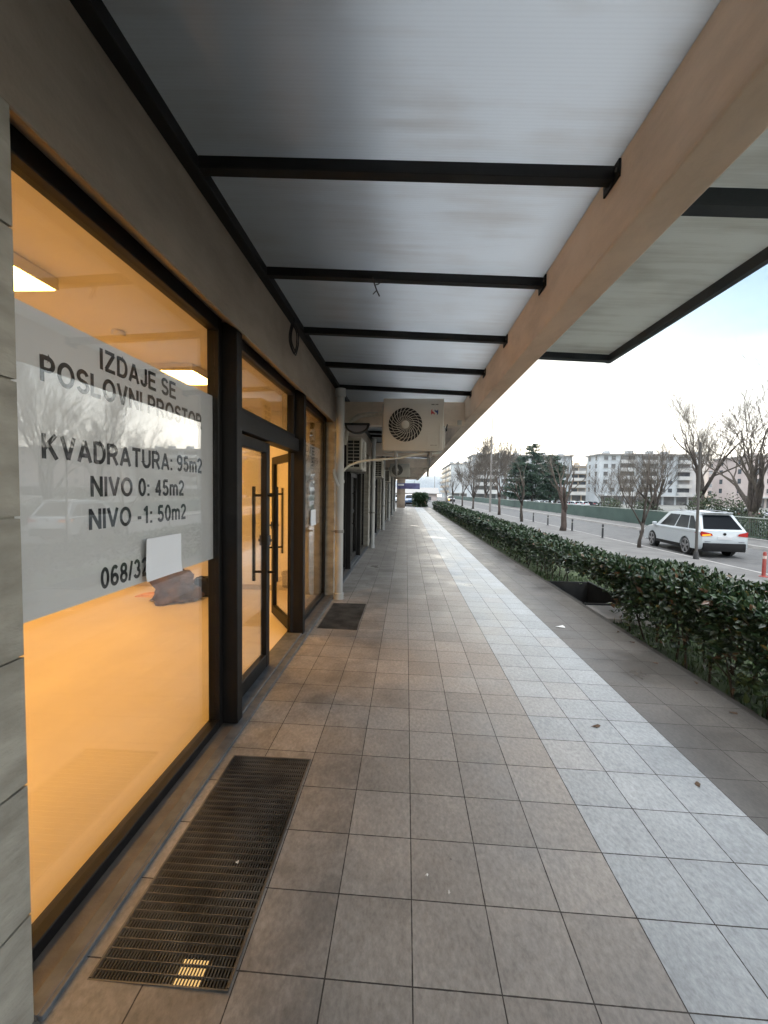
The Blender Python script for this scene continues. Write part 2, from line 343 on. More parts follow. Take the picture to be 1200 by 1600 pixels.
def polycarb(name, col, dirt, dirt_amt, trans):
    m, t, p = new_mat(name); t.nodes.remove(p)
    g = N(t, 'ShaderNodeTexCoord')
    mp = N(t, 'ShaderNodeMapping'); mp.inputs['Scale'].default_value = (.55, 6, 1); t.links.new(g.outputs['Object'], mp.inputs[0])
    n = N(t, 'ShaderNodeTexNoise'); n.inputs['Scale'].default_value = 2.2; n.inputs['Detail'].default_value = 8; n.inputs['Roughness'].default_value = .62; t.links.new(mp.outputs[0], n.inputs['Vector'])
    n2 = N(t, 'ShaderNodeTexNoise'); n2.inputs['Scale'].default_value = 1.6; n2.inputs['Detail'].default_value = 4; t.links.new(g.outputs['Object'], n2.inputs['Vector'])
    s = N(t, 'ShaderNodeSeparateXYZ'); t.links.new(g.outputs['Object'], s.inputs[0])
    rib = math_n(t, 'ABSOLUTE', math_n(t, 'SINE', math_n(t, 'MULTIPLY', s.outputs[1], math.pi/.016)))
    f = math_n(t, 'MULTIPLY', n.outputs[0], n2.outputs[0])
    mr = N(t, 'ShaderNodeMapRange'); t.links.new(f, mr.inputs[0]); mr.inputs[1].default_value = .22; mr.inputs[2].default_value = .42; mr.inputs[3].default_value = 0; mr.inputs[4].default_value = dirt_amt
    c = N(t, 'ShaderNodeMix', data_type='RGBA'); t.links.new(mr.outputs[0], c.inputs[0]); c.inputs[6].default_value = (*col, 1); c.inputs[7].default_value = (*dirt, 1)
    rb = N(t, 'ShaderNodeMapRange'); t.links.new(rib, rb.inputs[0]); rb.inputs[3].default_value = .965; rb.inputs[4].default_value = 1
    cs = N(t, 'ShaderNodeVectorMath', operation='SCALE'); t.links.new(c.outputs[2], cs.inputs[0]); t.links.new(rb.outputs[0], cs.inputs['Scale'])
    tl = N(t, 'ShaderNodeBsdfTranslucent'); t.links.new(cs.outputs[0], tl.inputs[0])
    df = N(t, 'ShaderNodeBsdfDiffuse'); t.links.new(cs.outputs[0], df.inputs[0])
    m1 = N(t, 'ShaderNodeMixShader'); m1.inputs[0].default_value = trans; t.links.new(df.outputs[0], m1.inputs[1]); t.links.new(tl.outputs[0], m1.inputs[2])
    gl = N(t, 'ShaderNodeBsdfGlossy'); gl.inputs['Roughness'].default_value = .18
    bp = N(t, 'ShaderNodeBump'); bp.inputs['Strength'].default_value = .05; bp.inputs['Distance'].default_value = .004; t.links.new(rib, bp.inputs['Height'])
    t.links.new(bp.outputs[0], gl.inputs['Normal'])
    fr = N(t, 'ShaderNodeFresnel'); fr.inputs[0].default_value = 1.5
    m2 = N(t, 'ShaderNodeMixShader'); t.links.new(fr.outputs[0], m2.inputs[0]); t.links.new(m1.outputs[0], m2.inputs[1]); t.links.new(gl.outputs[0], m2.inputs[2])
    t.links.new(m2.outputs[0], t.nodes['Material Output'].inputs[0]); return m

def leafmat(name, a, b, rough=.35, spec=.5, dead=None):
    m, t, p = new_mat(name)
    g = N(t, 'ShaderNodeNewGeometry')
    r = N(t, 'ShaderNodeValToRGB'); r.color_ramp.elements[0].color = (*a, 1); r.color_ramp.elements[1].color = (*b, 1)
    if dead:
        r.color_ramp.elements[1].position = .97; e = r.color_ramp.elements.new(.98); e.color = (*dead, 1)
    t.links.new(g.outputs['Random Per Island'], r.inputs[0]); t.links.new(r.outputs[0], p.inputs['Base Color'])
    p.inputs['Roughness'].default_value = rough; p.inputs['Specular IOR Level'].default_value = spec
    return m

M_pave = paving()
M_black = mat('black painted aluminium', (.0045,.004,.004), (.008,.007,.0065), 8, .5, spec=.25)
M_blkbar = mat('black steel bar', (.004,.004,.0045), (.008,.008,.008), 6, .55, spec=.3)
M_bluebar = mat('weathered dark bar', (.014,.02,.026), (.03,.036,.042), 6, .6)
M_fascia = mat('grey brown plaster', (.27,.215,.165), (.33,.27,.21), 2.2, .9, stain=.3, bump=.3, bscale=60)
M_beam = mat('beige plastered concrete', (.68,.555,.43), (.75,.62,.49), 2.0, .9, stain=.25, bump=.35, bscale=70)
M_stone = mat('travertine cladding', (.25,.23,.19), (.38,.355,.30), 5, .85, stretch=(1,1,2.2), bump=.6, bscale=22)
M_wall = mat('pale render', (.42,.40,.37), (.5,.48,.45), 1.2, .9)
M_inwall = mat('white interior paint', (.74,.70,.64), (.78,.74,.68), 2, .7)
M_inceil = mat('white ceiling paint', (.76,.73,.68), (.8,.77,.72), 2, .8)
M_infloor = mat('beige floor tiles', (.60,.54,.45), (.69,.625,.525), 1.4, .33, detail=9, stretch=(1,.5,1), bump=.05)
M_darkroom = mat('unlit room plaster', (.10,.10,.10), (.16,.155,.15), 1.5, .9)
M_glass = glass('window glass')
M_paper = mat('white printed sheet', (.80,.77,.76), (.84,.81,.80), 2, .7, bump=.25, bscale=5)
M_note = mat('white note paper', (.82,.83,.86), rough=.7)
M_ink = mat('black print', (.012,.012,.014), rough=.6)
M_alu = mat('grey aluminium strip', (.075,.085,.095), (.13,.14,.155), 14, .5, metal=.2)
M_pvc = mat('grey plastic pipe', (.36,.36,.34), (.45,.45,.43), 3, .5)
M_galv = mat('galvanised steel', (.16,.155,.145), (.25,.24,.22), 12, .42, metal=.7)
M_grate = mat('dirty steel grating', (.07,.068,.064), (.17,.165,.155), 5, .5, metal=.5)
M_accase = mat('ivory painted casing', (.42,.39,.33), (.47,.44,.38), 2, .5)
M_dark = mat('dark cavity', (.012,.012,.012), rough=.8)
M_red = mat('red print', (.45,.03,.03), rough=.4)
M_blue = mat('navy print', (.03,.05,.15), rough=.4)
M_asph = mat('asphalt', (.07,.07,.071), (.105,.104,.102), 3, .75, detail=12, bump=.3, bscale=150)
M_walk = mat('concrete footway', (.105,.103,.10), (.15,.147,.142), 1.5, .85, detail=9)
M_kerb = mat('concrete kerb', (.24,.235,.225), (.3,.29,.28), 3, .85)
M_soil = mat('grassy soil', (.022,.034,.010), (.05,.075,.022), 5, .95, detail=10, bump=.5)
M_ground = mat('far ground', (.10,.10,.09), (.16,.16,.145), .08, .95)
M_hedge = leafmat('laurel leaves', (.009,.024,.011), (.040,.072,.030), .30, dead=(.11,.06,.03))
M_hedge2 = leafmat('inner laurel leaves', (.016,.034,.010), (.06,.10,.026), .5, dead=(.09,.05,.025))
M_stem = mat('hedge stem bark', (.022,.017,.012), (.05,.04,.028), 20, .9)
M_bark = mat('brown bark', (.035,.028,.024), (.075,.062,.052), 14, .9, stretch=(1,1,.3))
M_barkr = mat('reddish bark', (.05,.036,.031), (.09,.066,.057), 12, .9, stretch=(1,1,.3))
M_twig = mat('bare twigs', (.085,.073,.06), (.13,.11,.09), 3, .9)
M_pine = leafmat('pine needles', (.018,.042,.028), (.046,.084,.052), .6)
M_bush = leafmat('shrub leaves', (.018,.036,.014), (.055,.08,.030), .5)
M_grass = leafmat('grass blades', (.018,.042,.009), (.045,.09,.02), .6)

# ------------------------------------------------------------------ ground, pavement, road
PT = -.01525
pz = lambda x: PT*x
XL, XR, YS, YE = -1.13, 2.76, -5.0, 46.0
holes = [(-1.042, -.556, 1.255, 2.445), (-1.05, -.556, 4.85, 5.99)]
mb = MB()
xs = sorted({XL, XR, -1.042, -1.05, -.556, .9, 1.8}); ys = sorted({YS, YE, 1.255, 2.445, 4.85, 5.99, 10, 20, 30})
for i in range(len(xs)-1):
    for j in range(len(ys)-1):
        a, b, c, d = xs[i], xs[i+1], ys[j], ys[j+1]
        if any(a >= h[0]-1e-6 and b <= h[1]+1e-6 and c >= h[2]-1e-6 and d <= h[3]+1e-6 for h in holes): continue
        mb.poly([(a,c,pz(a)),(b,c,pz(b)),(b,d,pz(b)),(a,d,pz(a))])
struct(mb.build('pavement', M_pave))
mb = MB().box(XR, XR+.06, YS, 5.75, -.6, pz(XR)-.004).box(XR, XR+.06, 5.75, YE, -.6, pz(XR)-.004)
struct(mb.build('pavement_edge', mat('dark pavement edge', (.05,.046,.04), (.08,.074,.066), 6, .85)))  # dark tone all along the edge
# garden strip, footway, road, far footway: each with the profile of the street
def strip(name, prof, y0, y1, m, n=1):
    b = MB()
    for k in range(n):
        a, c = y0+(y1-y0)*k/n, y0+(y1-y0)*(k+1)/n
        for (xa, za), (xb, zb) in zip(prof, prof[1:]): b.poly([(xa,a,za),(xb,a,zb),(xb,c,zb),(xa,c,za)])
    return struct(b.build(name, m))
gz = lambda x: -.09-(x-2.82)*.0971
b = MB()
for xa, xb, ya, yb in ((2.82,3.62,-30,6.65),(2.82,3.62,8.28,46),(3.62,5.6,-30,6.65),(3.62,5.6,6.65,8.28),(3.62,5.6,8.28,46)):
    b.poly([(xa,ya,gz(xa)),(xb,ya,gz(xb)),(xb,yb,gz(xb)),(xa,yb,gz(xa))])
struct(b.build('grass_ground', M_soil))
strip('footway', [(5.6,-.355),(9.85,-.42)], -30, 240, M_walk)
strip('kerb', [(9.85,-.42),(9.85,-.41),(10.0,-.415),(10.02,-.53)], -30, 240, M_kerb)
strip('road', [(10.0,-.53),(12.5,-.50),(15.1,-.53)], -30, 300, M_asph)
strip('far_kerb', [(15.08,-.54),(15.1,-.405),(15.25,-.40),(15.25,-.41)], -30, 240, M_kerb)
strip('far_footway', [(15.25,-.405),(17.35,-.39)], -30, 240, M_walk)
strip('car_park', [(-16,-.06),(2.76,-.06),(5.6,-.356)], 46, 92, M_asph)
mb = MB(); gx = [-2000,-60,-16,18,60,300,2000]; gy = [-100,0,110,300,900,1950]
for i in range(len(gx)-1):
    for j in range(len(gy)-1):
        mb.poly([(gx[i],gy[j],-1.15),(gx[i+1],gy[j],-1.15),(gx[i+1],gy[j+1],-1.15),(gx[i],gy[j+1],-1.15)])
struct(mb.build('ground', M_ground))
struct(MB().box(17.35, 17.6, -30, 240, -1.3, -.38).build('embankment', M_kerb))

# ------------------------------------------------------------------ the shop building
XF, XG = -1.12, -1.27
PITCH_Y = 5.82; NSH = 6
B = thing('shop_building', 'long commercial building with stone piers and plaster fascia lining the left of the pavement', 'building')
def pier_blocks(y0, y1):
    b = MB(); zs = [-.1, .368, .776, 1.168, 1.579, 1.971, 2.394, 2.73]
    for k in range(len(zs)-1):
        b.box(XF-.5, XF, y0, y1, zs[k]+.004, zs[k+1]-.004)
    b.box(XF-.5, XF-.012, y0+.006, y1-.006, -.1, 2.73)
    return b
pier_blocks(-1.2, 1.14).build('pier', M_stone, B, bevel=0)
piers = []
for k in range(NSH+1):
    y = 6.38+PITCH_Y*k
    pier_blocks(y, y+.6).build('pier', M_stone, B)
MB().prism([(XF,-5,2.722),(XF,-5,3.36),(XF-.3,-5,3.36),(XF-.3,-5,2.803),(XG+.012,-5,2.803)], (0,49,0)).build('fascia', M_fascia, B, bevel=.008)
MB().box(XF-.27, XF-.004, -5, 44, 3.36, 11.5).build('upper_wall', M_wall, B)
MB().box(-9.5, XF-.28, -5, 44, 3.37, 11.5).build('upper_storeys', M_wall, B)
MB().box(XF+.0, -.05, -5, 44, 3.80, 3.98).box(-.15, -.05, -5, 44, 3.98, 4.9).build('added_shade_slab', M_wall, B)  # unseen slab and parapet, added to shade the wall side of the canopy
MB().box(-9.8, XF+.35, -5.3, 44.3, 11.5, 11.75).build('roof', M_kerb, B)
MB().box(-9.5, -9.3, -5, 44, -.5, 3.37).build('rear_wall', M_wall, B)
# sill strip in front of the shop windows
b = MB()
for k in range(NSH+1):
    y0 = (1.14 if k == 0 else 7.0-.02+PITCH_Y*(k-1)); y1 = 6.38+PITCH_Y*k
    b.box(-1.36, XL+.022, y0, y1, -.2, .030)
b.build('sill', mat('sill tiles', (.10,.086,.073), (.15,.13,.112), 9, .5, bump=.2), B)
b = MB()
for k in range(NSH+1):
    y0 = (1.14 if k == 0 else 7.0-.02+PITCH_Y*(k-1)); y1 = 6.38+PITCH_Y*k
    b.box(XL+.022, XL+.038, y0, y1, -.2, .034).box(XL-.035, XL+.022, y0, y1, .0305, .0345)
b.build('edge_strip', M_alu, B, bevel=.002)
# the lit room
MB().box(-7.2, -1.36, .2, 6.62, -.2, .028).build('room_floor', M_infloor, B)
MB().box(-7.2, -1.42, .2, 6.62, 3.0, 3.2).build('room_ceiling', M_inceil, B)
MB().box(-1.72, -1.42, .2, 6.62, 2.88, 3.0).build('bulkhead', M_inceil, B)
b = MB().box(-7.35, -7.2, .05, 6.75, -.1, 3.2).box(-7.2, -1.42, .05, .2, -.1, 3.2).box(-7.2, -1.42, 6.62, 6.75, -.1, 3.2)
b.build('room_wall', M_inwall, B)
MB().box(-7.19, -1.64, 6.605, 6.62, .028, .11).box(-7.2, -7.185, .2, 6.6, .028, .11).build('skirting_board', mat('skirting tile', (.42,.37,.30), rough=.4), B)
# unlit rooms of the other shops
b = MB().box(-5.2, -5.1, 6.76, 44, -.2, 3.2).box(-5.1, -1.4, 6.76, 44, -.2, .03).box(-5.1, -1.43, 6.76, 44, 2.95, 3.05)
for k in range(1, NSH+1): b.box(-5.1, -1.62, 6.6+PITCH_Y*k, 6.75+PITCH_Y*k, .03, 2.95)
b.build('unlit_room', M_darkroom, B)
# cross beams from the wall to the long beam
for k in range(NSH+1):
    y = 7.0+PITCH_Y*k
    if y < 40: MB().box(XF, .95, y, y+.22, 2.79, 3.18).build('cross_beam', M_beam, B, bevel=.006)
lb = MB().box(.95, 1.14, -5, 40.5, 2.852, 3.40).build('long_beam', M_beam, bevel=.012, seg=2)
tag(lb, 'long beige concrete beam running overhead along the outer side of the covered walk', 'beam')

# shop fronts --------------------------------------------------------
def shopfront(loc, label):
    root = thing('shopfront', label, 'shopfront', loc, 0, 'black framed shopfronts along the walk')
    # local frame: x = world x, y from the pier's far edge (world 1.14)
    def frame_mb(y0, y1, z0, z1, w, x0, x1, bot=None, tp=.085):
        m = MB(); bt = bot or w
        m.box(x0, x1, y0, y0+w, z0, z1).box(x0, x1, y1-w, y1, z0, z1)
        m.box(x0, x1, y0+w, y1-w, z0, z0+bt).box(x0, x1, y0+w, y1-w, z1-tp, z1); return m
    f = frame_mb(0, 1.61, .03, 2.80, .05, -1.33, -1.25, .055).build('window_frame', M_black, root, bevel=.004)
    MB().box(-1.285, -1.275, .05, 1.56, .085, 2.715).build('window_glass', M_glass, f)
    f2 = frame_mb(3.53, 5.24, .03, 2.80, .05, -1.33, -1.25, .055).build('window_frame', M_black, root, bevel=.004)
    MB().box(-1.285, -1.275, 3.58, 5.19, .085, 2.715).build('window_glass', M_glass, f2)
    MB().box(-1.33, -1.148, 1.612, 1.70, .032, 2.785).build('post', M_black, root, bevel=.004)
    MB().box(-1.33, -1.148, 3.44, 3.528, .032, 2.785).build('post', M_black, root, bevel=.004)
    # transom light over the door
    tf = frame_mb(1.702, 3.438, 2.24, 2.80, .05, -1.33, -1.25, .05).build('transom_frame', M_black, root, bevel=.004)
    MB().box(-1.285, -1.275, 1.752, 3.388, 2.29, 2.715).build('transom_glass', M_glass, tf)
    MB().box(-1.33, -1.20, 1.702, 3.438, 2.10, 2.238).build('door_head', M_black, root, bevel=.004)
    MB().box(-1.34, -1.16, 1.702, 3.438, .031, .048).build('threshold', M_alu, root, bevel=.003)
    def leaf(hinge_y, sgn, rot):
        m = MB(); W_ = .862; x0, x1 = -.028, .028
        a = lambda y0, y1, z0, z1: m.box(x0, x1, min(sgn*y0, sgn*y1), max(sgn*y0, sgn*y1), z0, z1)
        a(0, .085, .055, 2.09); a(W_-.085, W_, .055, 2.09); a(.085, W_-.085, .055, .175); a(.085, W_-.085, 2.0, 2.09)
        o = m.build('door_leaf', M_black, root, bevel=.004); o.location = (-1.27, hinge_y, 0); o.rotation_euler = (0, 0, rot)
        y0, y1 = sorted((sgn*.08, sgn*(W_-.08)))
        MB().box(-.004, .004, y0, y1, .17, 2.005).build('leaf_glass', M_glass, o)
        for side in (1, -1):
            hb = MB(); yy = sgn*(W_-.045)
            hb.tube([(side*.105, yy, .84), (side*.105, yy, 1.70)], .016, 10)
            for z in (.925, 1.62): hb.tube([(side*.026, yy, z), (side*.105, yy, z)], .012, 8)
            hb.build('handle', M_black, o, smooth=True)
        lk = MB(); yy = sgn*(W_-.045)
        lk.box(-.045, .045, yy-.02, yy+.02, 1.17, 1.26).tube([(-.06, yy, 1.215), (.06, yy, 1.215)], .012, 8); lk.build('lock', M_alu, o)
        return o
    leaf(1.705, 1, 0); o = leaf(3.435, -1, 0)
    return root, o
sf, open_leaf = shopfront((0, 1.14, 0), 'nearest black framed shopfront, warm yellow light inside and one door leaf open')
# distant copies stay closed and dark
ords = ['second black framed shopfront, dark and closed, just beyond the first grey downpipe',
        'third black framed shopfront, dark and closed, beyond the wall mounted outdoor unit',
        'fourth black framed shopfront along the walk, dark glass, beyond the third pipe',
        'fifth black framed shopfront along the walk, a thin dark sliver of glass',
        'sixth black framed shopfront along the walk, barely visible dark sliver',
        'last black framed shopfront before the grey end wall of the walk']
for k in range(1, NSH+1):
    dup(sf, (0, 1.14+PITCH_Y*k, 0), 0, ords[k-1])
open_leaf.rotation_euler = (0, 0, R(-148))

# ceiling lights in the room
M_lamp = emit('warm lamp diffuser', (1.0, .50, .10), LAMP_POWER)
def ceiling_light(loc, label):
    t = thing('ceiling_light', label, 'ceiling light', loc, 0, 'square ceiling lights in the lit shop')
    MB().box(-.3, .3, -.3, .3, -.075, -.002).build('casing', M_inceil, t, bevel=.004)
    MB().box(-.285, .285, -.285, .285, -.079, -.0755).build('diffuser', M_lamp, t)
    return t
cl = ceiling_light((-2.55, 2.30, 3.0), 'square lit ceiling panel nearest the stone pier, half hidden by it')
dup(cl, (-2.58, 4.62, 3.0), 0, 'square lit ceiling panel above the right end of the big for rent sheet')
dup(cl, (-5.2, 2.30, 3.0), 0, 'added unseen ceiling panel brightening the depth of the lit shop behind the big sheet')  # this panel and the next are unseen, added to light the room
dup(cl, (-5.2, 4.62, 3.0), 0, 'added unseen ceiling panel brightening the lit shop near its end wall')
sd = MB().lathe([(.05,-.002),(.055,-.02),(.05,-.04),(.025,-.05)], sides=20).build('smoke_detector', M_inceil, smooth=True)
sd.location = (-2.47, 3.45, 3.0); tag(sd, 'round white smoke detector on the ceiling of the lit shop', 'smoke detector')

# for rent sheet ------------------------------------------------------
def rent_sheet(y0, y1, z0, z1, x, label, sc, note_label):
    t = thing('rent_notice', label, 'notice', (x, (y0+y1)/2, z0), 0, 'printed for rent sheets behind the shop glass')
    off = t.location
    MB().box(x-.0015, x, y0, y1, z0, z1).build('sheet', M_paper, t, off)
    L = [('IZDAJE SE', 1.692, 2.262, 2.166, 2.254), ('POSLOVNI PROSTOR', 1.405, 2.550, 2.042, 2.134),
         ('KVADRATURA: 95m2', 1.405, 2.550, 1.768, 1.858), ('NIVO 0: 45m2', 1.628, 2.338, 1.629, 1.715),
         ('NIVO -1: 50m2', 1.616, 2.357, 1.492, 1.579), ('068/32', 1.675, 1.995, 1.232, 1.322), ('5', 2.255, 2.297, 1.245, 1.325)]
    for s, a, c, d, e in L:
        fa = y0+(a-1.21)/(2.70-1.21)*(y1-y0); fb = y0+(c-1.21)/(2.70-1.21)*(y1-y0)
        ga = z0+(d-1.20)/(2.285-1.20)*(z1-z0); gb = z0+(e-1.20)/(2.285-1.20)*(z1-z0)
        text_part(s, 'lettering', M_ink, t, (fa, fb, ga, gb), lambda u, v, w: (x+.0008+.0004*w, u, v), .185, off)
    # the note covering part of the number, on the outside of the glass
    m = MB(); n = 8; a0 = y0+(1.94-1.21)/1.49*(y1-y0); a1 = y0+(2.245-1.21)/1.49*(y1-y0); b0 = z0+(1.205-1.2)/1.085*(z1-z0); b1 = z0+(1.417-1.2)/1.085*(z1-z0)
    for i in range(n):
        for j in range(n):
            q = []
            for p_, r_ in ((i,j),(i+1,j),(i+1,j+1),(i,j+1)):
                u, v = p_/n, r_/n; curl = .012*max(0, u-.6)**2*5+.01*max(0, .35-v)**2*6
                q.append((-1.2715+.0035+curl, a0+(a1-a0)*u+.012*v*(1-u), b0+(b1-b0)*v))
            m.poly(q)
    me = m.build('paper_note', M_note, None, (0,0,0))
    bm = bmesh.new(); bm.from_mesh(me.data); bmesh.ops.remove_doubles(bm, verts=bm.verts, dist=1e-5)
    bmesh.ops.solidify(bm, geom=list(bm.faces), thickness=.0008); bm.to_mesh(me.data); bm.free()
    tag(me, note_label, 'note', 'blank white notes stuck over the phone numbers')
rent_sheet(1.21, 2.70, 1.203, 2.285, -1.293, 'large white for rent sheet with black lettering behind the near window', 1, 'blank white note stuck over the phone number of the large near sheet')
rent_sheet(4.80, 6.10, 1.19, 2.29, -1.293, 'white for rent sheet behind the narrow far window past the door', 1, 'small white note stuck on the sheet in the window past the door')

# things on the floor of the room --------------------------------------
def lump(name, loc, sx, sy, sz, seed, m, label, cat, rough=.35, parts=None):
    bm = bmesh.new(); bmesh.ops.create_icosphere(bm, subdivisions=4, radius=1)
    for v in bm.verts:
        c = v.co.copy(); c.x += .18*noise.noise(c*2.3+Vector((0,0,seed))); n = noise.noise(c*1.7+Vector((seed,0,0)))*rough+noise.noise(c*4+Vector((0,seed,0)))*rough*.45+abs(noise.noise(c*3.1+Vector((seed,2,1))))*-.25*rough*2
        v.co = Vector((c.x*sx, c.y*sy, max(c.z, -.15)*sz))*(1+n)
    zmin = min(v.co.z for v in bm.verts)
    for v in bm.verts: v.co.z -= zmin
    me = bpy.data.meshes.new(name); bm.to_mesh(me); bm.free(); me.materials.append(m); me.shade_smooth()
    o = bpy.data.objects.new(name, me); C.objects.link(o); o.location = loc; tag(o, label, cat); return o
lump('jacket_heap', (-3.40, 5.85, .029), .36, .27, .34, 3.1, mat('brown cloth', (.055,.030,.018), (.10,.058,.034), 6, .9), 'crumpled brown jacket heap on the floor of the lit shop', 'clothes', .62)
bgt = thing('black_bag', 'black bag standing behind the brown heap on the shop floor', 'bag', (-3.05, 6.15, .029))
MB().box(-.15, .15, -.11, .11, 0, .27).build('body', mat('black bag cloth', (.02,.02,.024), (.04,.04,.045), 8, .7), bgt, bevel=.04, seg=3, smooth=True)
MB().box(-.155, .155, -.115, .115, .19, .285).build('flap', mat('grey bag flap', (.035,.035,.045), rough=.6), bgt, bevel=.03, seg=2, smooth=True)
MB().tube([(-.09,-.12,.2),(-.08,-.15,.30),(0,-.16,.33),(.08,-.15,.30),(.09,-.12,.2)], .012, 6).build('strap', M_dark, bgt)
ob = MB().box(-.2,.2,-.12,.12,0,.012).box(-.13,.2,-.09,.1,.012,.026).build('paper_sheets', mat('orange paper', (.6,.2,.05), (.75,.5,.3), 3, .6)); ob.location = (-3.85, 6.05, .029)
tag(ob, 'flat orange papers on the shop floor left of the brown heap', 'papers')
br = thing('broom', 'broom with a pink head leaning in the corner behind the far window', 'broom', (-1.55, 5.95, .029))
MB().tube([(0,0,.2),(-.05,.50,1.35)], .012, 8).build('handle', M_alu, br, smooth=True)
MB().prism([(-.04,-.16,.0),(-.04,.16,.0),(-.03,.10,.2),(-.03,-.06,.2)], (.07,0,0)).build('brush_head', mat('pink plastic', (.45,.10,.18), rough=.5), br, bevel=.01)

# ------------------------------------------------------------------ canopy over the walk
M_pc = polycarb('milky polycarbonate', (.80,.825,.845), (.54,.49,.44), .36, .93)
M_pc2 = polycarb('grimy dimmed polycarbonate', (.66,.67,.63), (.40,.38,.33), .7, .72)  # grime, plus a darker tone put in for the strip's dimmer look
CZ = lambda x: 3.31-.05*(x+1.08)
CN = thing('walk_canopy', 'milky polycarbonate canopy on black bars between the shop wall and the long beam', 'canopy', (0,0,0))
bars = [2.05, 3.05, 4.15, 5.25, 6.36]
allbars = [-.15, .95-.0]+bars
yy = -1.25
allb = [-3.45, -2.35, -1.25]+allbars
for k in range(1, NSH):
    for d in (1.45, 2.55, 3.65, 4.75, 5.5): allb.append(6.36+PITCH_Y*(k-1)+d-.0)
last = None
for y in allb:
    if 0 and y > 40: continue
    MB().slab(-1.05, .948, y, y+.06, lambda x: CZ(x)-.064, .06).build('bar', M_blkbar, CN, bevel=.003)
    if y < 8:
        q = MB().box(.938, .9485, y-.045, y+.105, CZ(.94)-.085, CZ(.94)-.004); q.build('end_plate', M_blkbar, CN, bevel=.002)
        q = MB()
        for xx, yy_ in ((.936, y-.028), (.936, y+.088)): q.lathe([(.009,0),(.009,.004),(.004,.006)][::-1], (xx-.004, yy_, CZ(.94)-.045), 'X', 8)
        q.build('bolt', M_galv, CN)
edges = sorted(allb)+[38.5]
for a, c in zip(edges, edges[1:]):
    MB().slab(-1.10, .946, a+.031, c+.027, CZ, .010).build('panel', M_pc, CN)
MB().box(XF+.001, -1.052, -5, 38.5, 3.24, 3.308).build('wall_rail', M_blkbar, CN, bevel=.003)
OC = thing('outer_canopy', 'grimy, tone-darkened outer canopy strip with dark edge profile beyond the long beam', 'canopy', (0,0,0))
OZ = lambda x: 3.075-.05*(x-1.5)
ob_ = [-3.45, -2.35, -1.25, -.15, .95, 2.02]
for y in ob_: MB().slab(1.143, 1.96, y, y+.085, lambda x: OZ(x)-.082, .078).build('bar', M_bluebar, OC, bevel=.003)
MB().slab(1.143, 1.96, 4.22, 4.30, lambda x: OZ(x)-.062, .058).build('bar', M_bluebar, OC, bevel=.003)
e2 = ob_+[4.25]
for a, c in zip(e2, e2[1:]): MB().slab(1.143, 1.985, a+.043, c+.041, OZ, .010).build('panel', M_pc2, OC)
MB().box(1.961, 2.01, -3.45, 4.305, 2.985, 3.075).build('edge_profile', M_bluebar, OC, bevel=.004)

# cable coil and dry twig
m = MB()
for q, (rr, oy) in enumerate(((.115,0),(.122,.012),(.108,-.01))):
    m.tube([(-1.06+.01*q+.006*math.sin(i*.7), 3.80+oy+rr*math.cos(i*2*math.pi/28), 3.06+.135/.115*rr*math.sin(i*2*math.pi/28)) for i in range(29)], .0055, 6)
m.tube([(-1.055,3.80,3.19),(-1.055,3.81,3.25)], .006, 6)
tag(m.build('cable_coil', M_dark, smooth=True), 'coil of black cable hanging from the canopy rail on the fascia', 'cable')
m = MB().tube([(-.265,2.99,3.185),(-.25,2.985,3.13),(-.235,2.98,3.09),(-.215,2.98,3.05)], .005, 5).tube([(-.25,2.985,3.13),(-.225,2.975,3.13),(-.20,2.97,3.15)], .0035, 5).tube([(-.235,2.98,3.09),(-.26,2.97,3.06)], .0035, 5)
tag(m.build('dry_twig', M_bark), 'dry twig caught under the second canopy bar', 'twig')

# ------------------------------------------------------------------ pipes, units, lamp
def downpipe(loc, label, top=3.19):
    t = thing('downpipe', label, 'downpipe', loc, 0, 'grey downpipes along the shop wall')
    MB().tube([(0,0,.0),(0,0,top)], .062, 16).build('pipe', M_pvc, t, smooth=True)
    for z in (1.02, 1.78, 2.55):
        MB().lathe([(.064,z),(.072,z),(.072,z+.045),(.064,z+.045)], sides=16).box(-.12,-.05,-.012,.012,z+.01,z+.035).build('clamp', M_galv if z < 1.5 else M_pvc, t)
    MB().lathe([(.064,top-.12),(.08,top-.11),(.08,top)], sides=16).build('collar', M_pvc, t, smooth=True)
    MB().lathe([(.064,.0),(.078,.0),(.078,.09),(.064,.10)], sides=16).build('foot_collar', M_pvc, t, smooth=True)
    return t
dlab = ['grey downpipe standing in front of the stone pier past the lit shop', 'second grey downpipe, beyond the wall mounted outdoor unit',
        'third grey downpipe along the shop wall', 'fourth thin grey downpipe along the shop wall', 'fifth grey downpipe far down the shop wall', 'farthest grey downpipe before the end wall']
dp = downpipe((-1.012, 6.24, pz(-1.0)), dlab[0])
for k in range(1, 6): dup(dp, (-1.012+(.04 if k == 1 else .03), 6.24+PITCH_Y*k, .015), 0, dlab[k])
# bypass bend on the near pipe
bb = MB().tube([(-1.115,6.30,1.95),(-1.10,6.22,1.98),(-1.085,6.18,1.90),(-1.05,6.175,1.80),(-1.02,6.18,1.74)], .026, 10)
tag(bb.build('pipe_branch', M_pvc, smooth=True), 'short grey branch pipe bending into the near downpipe', 'pipe')

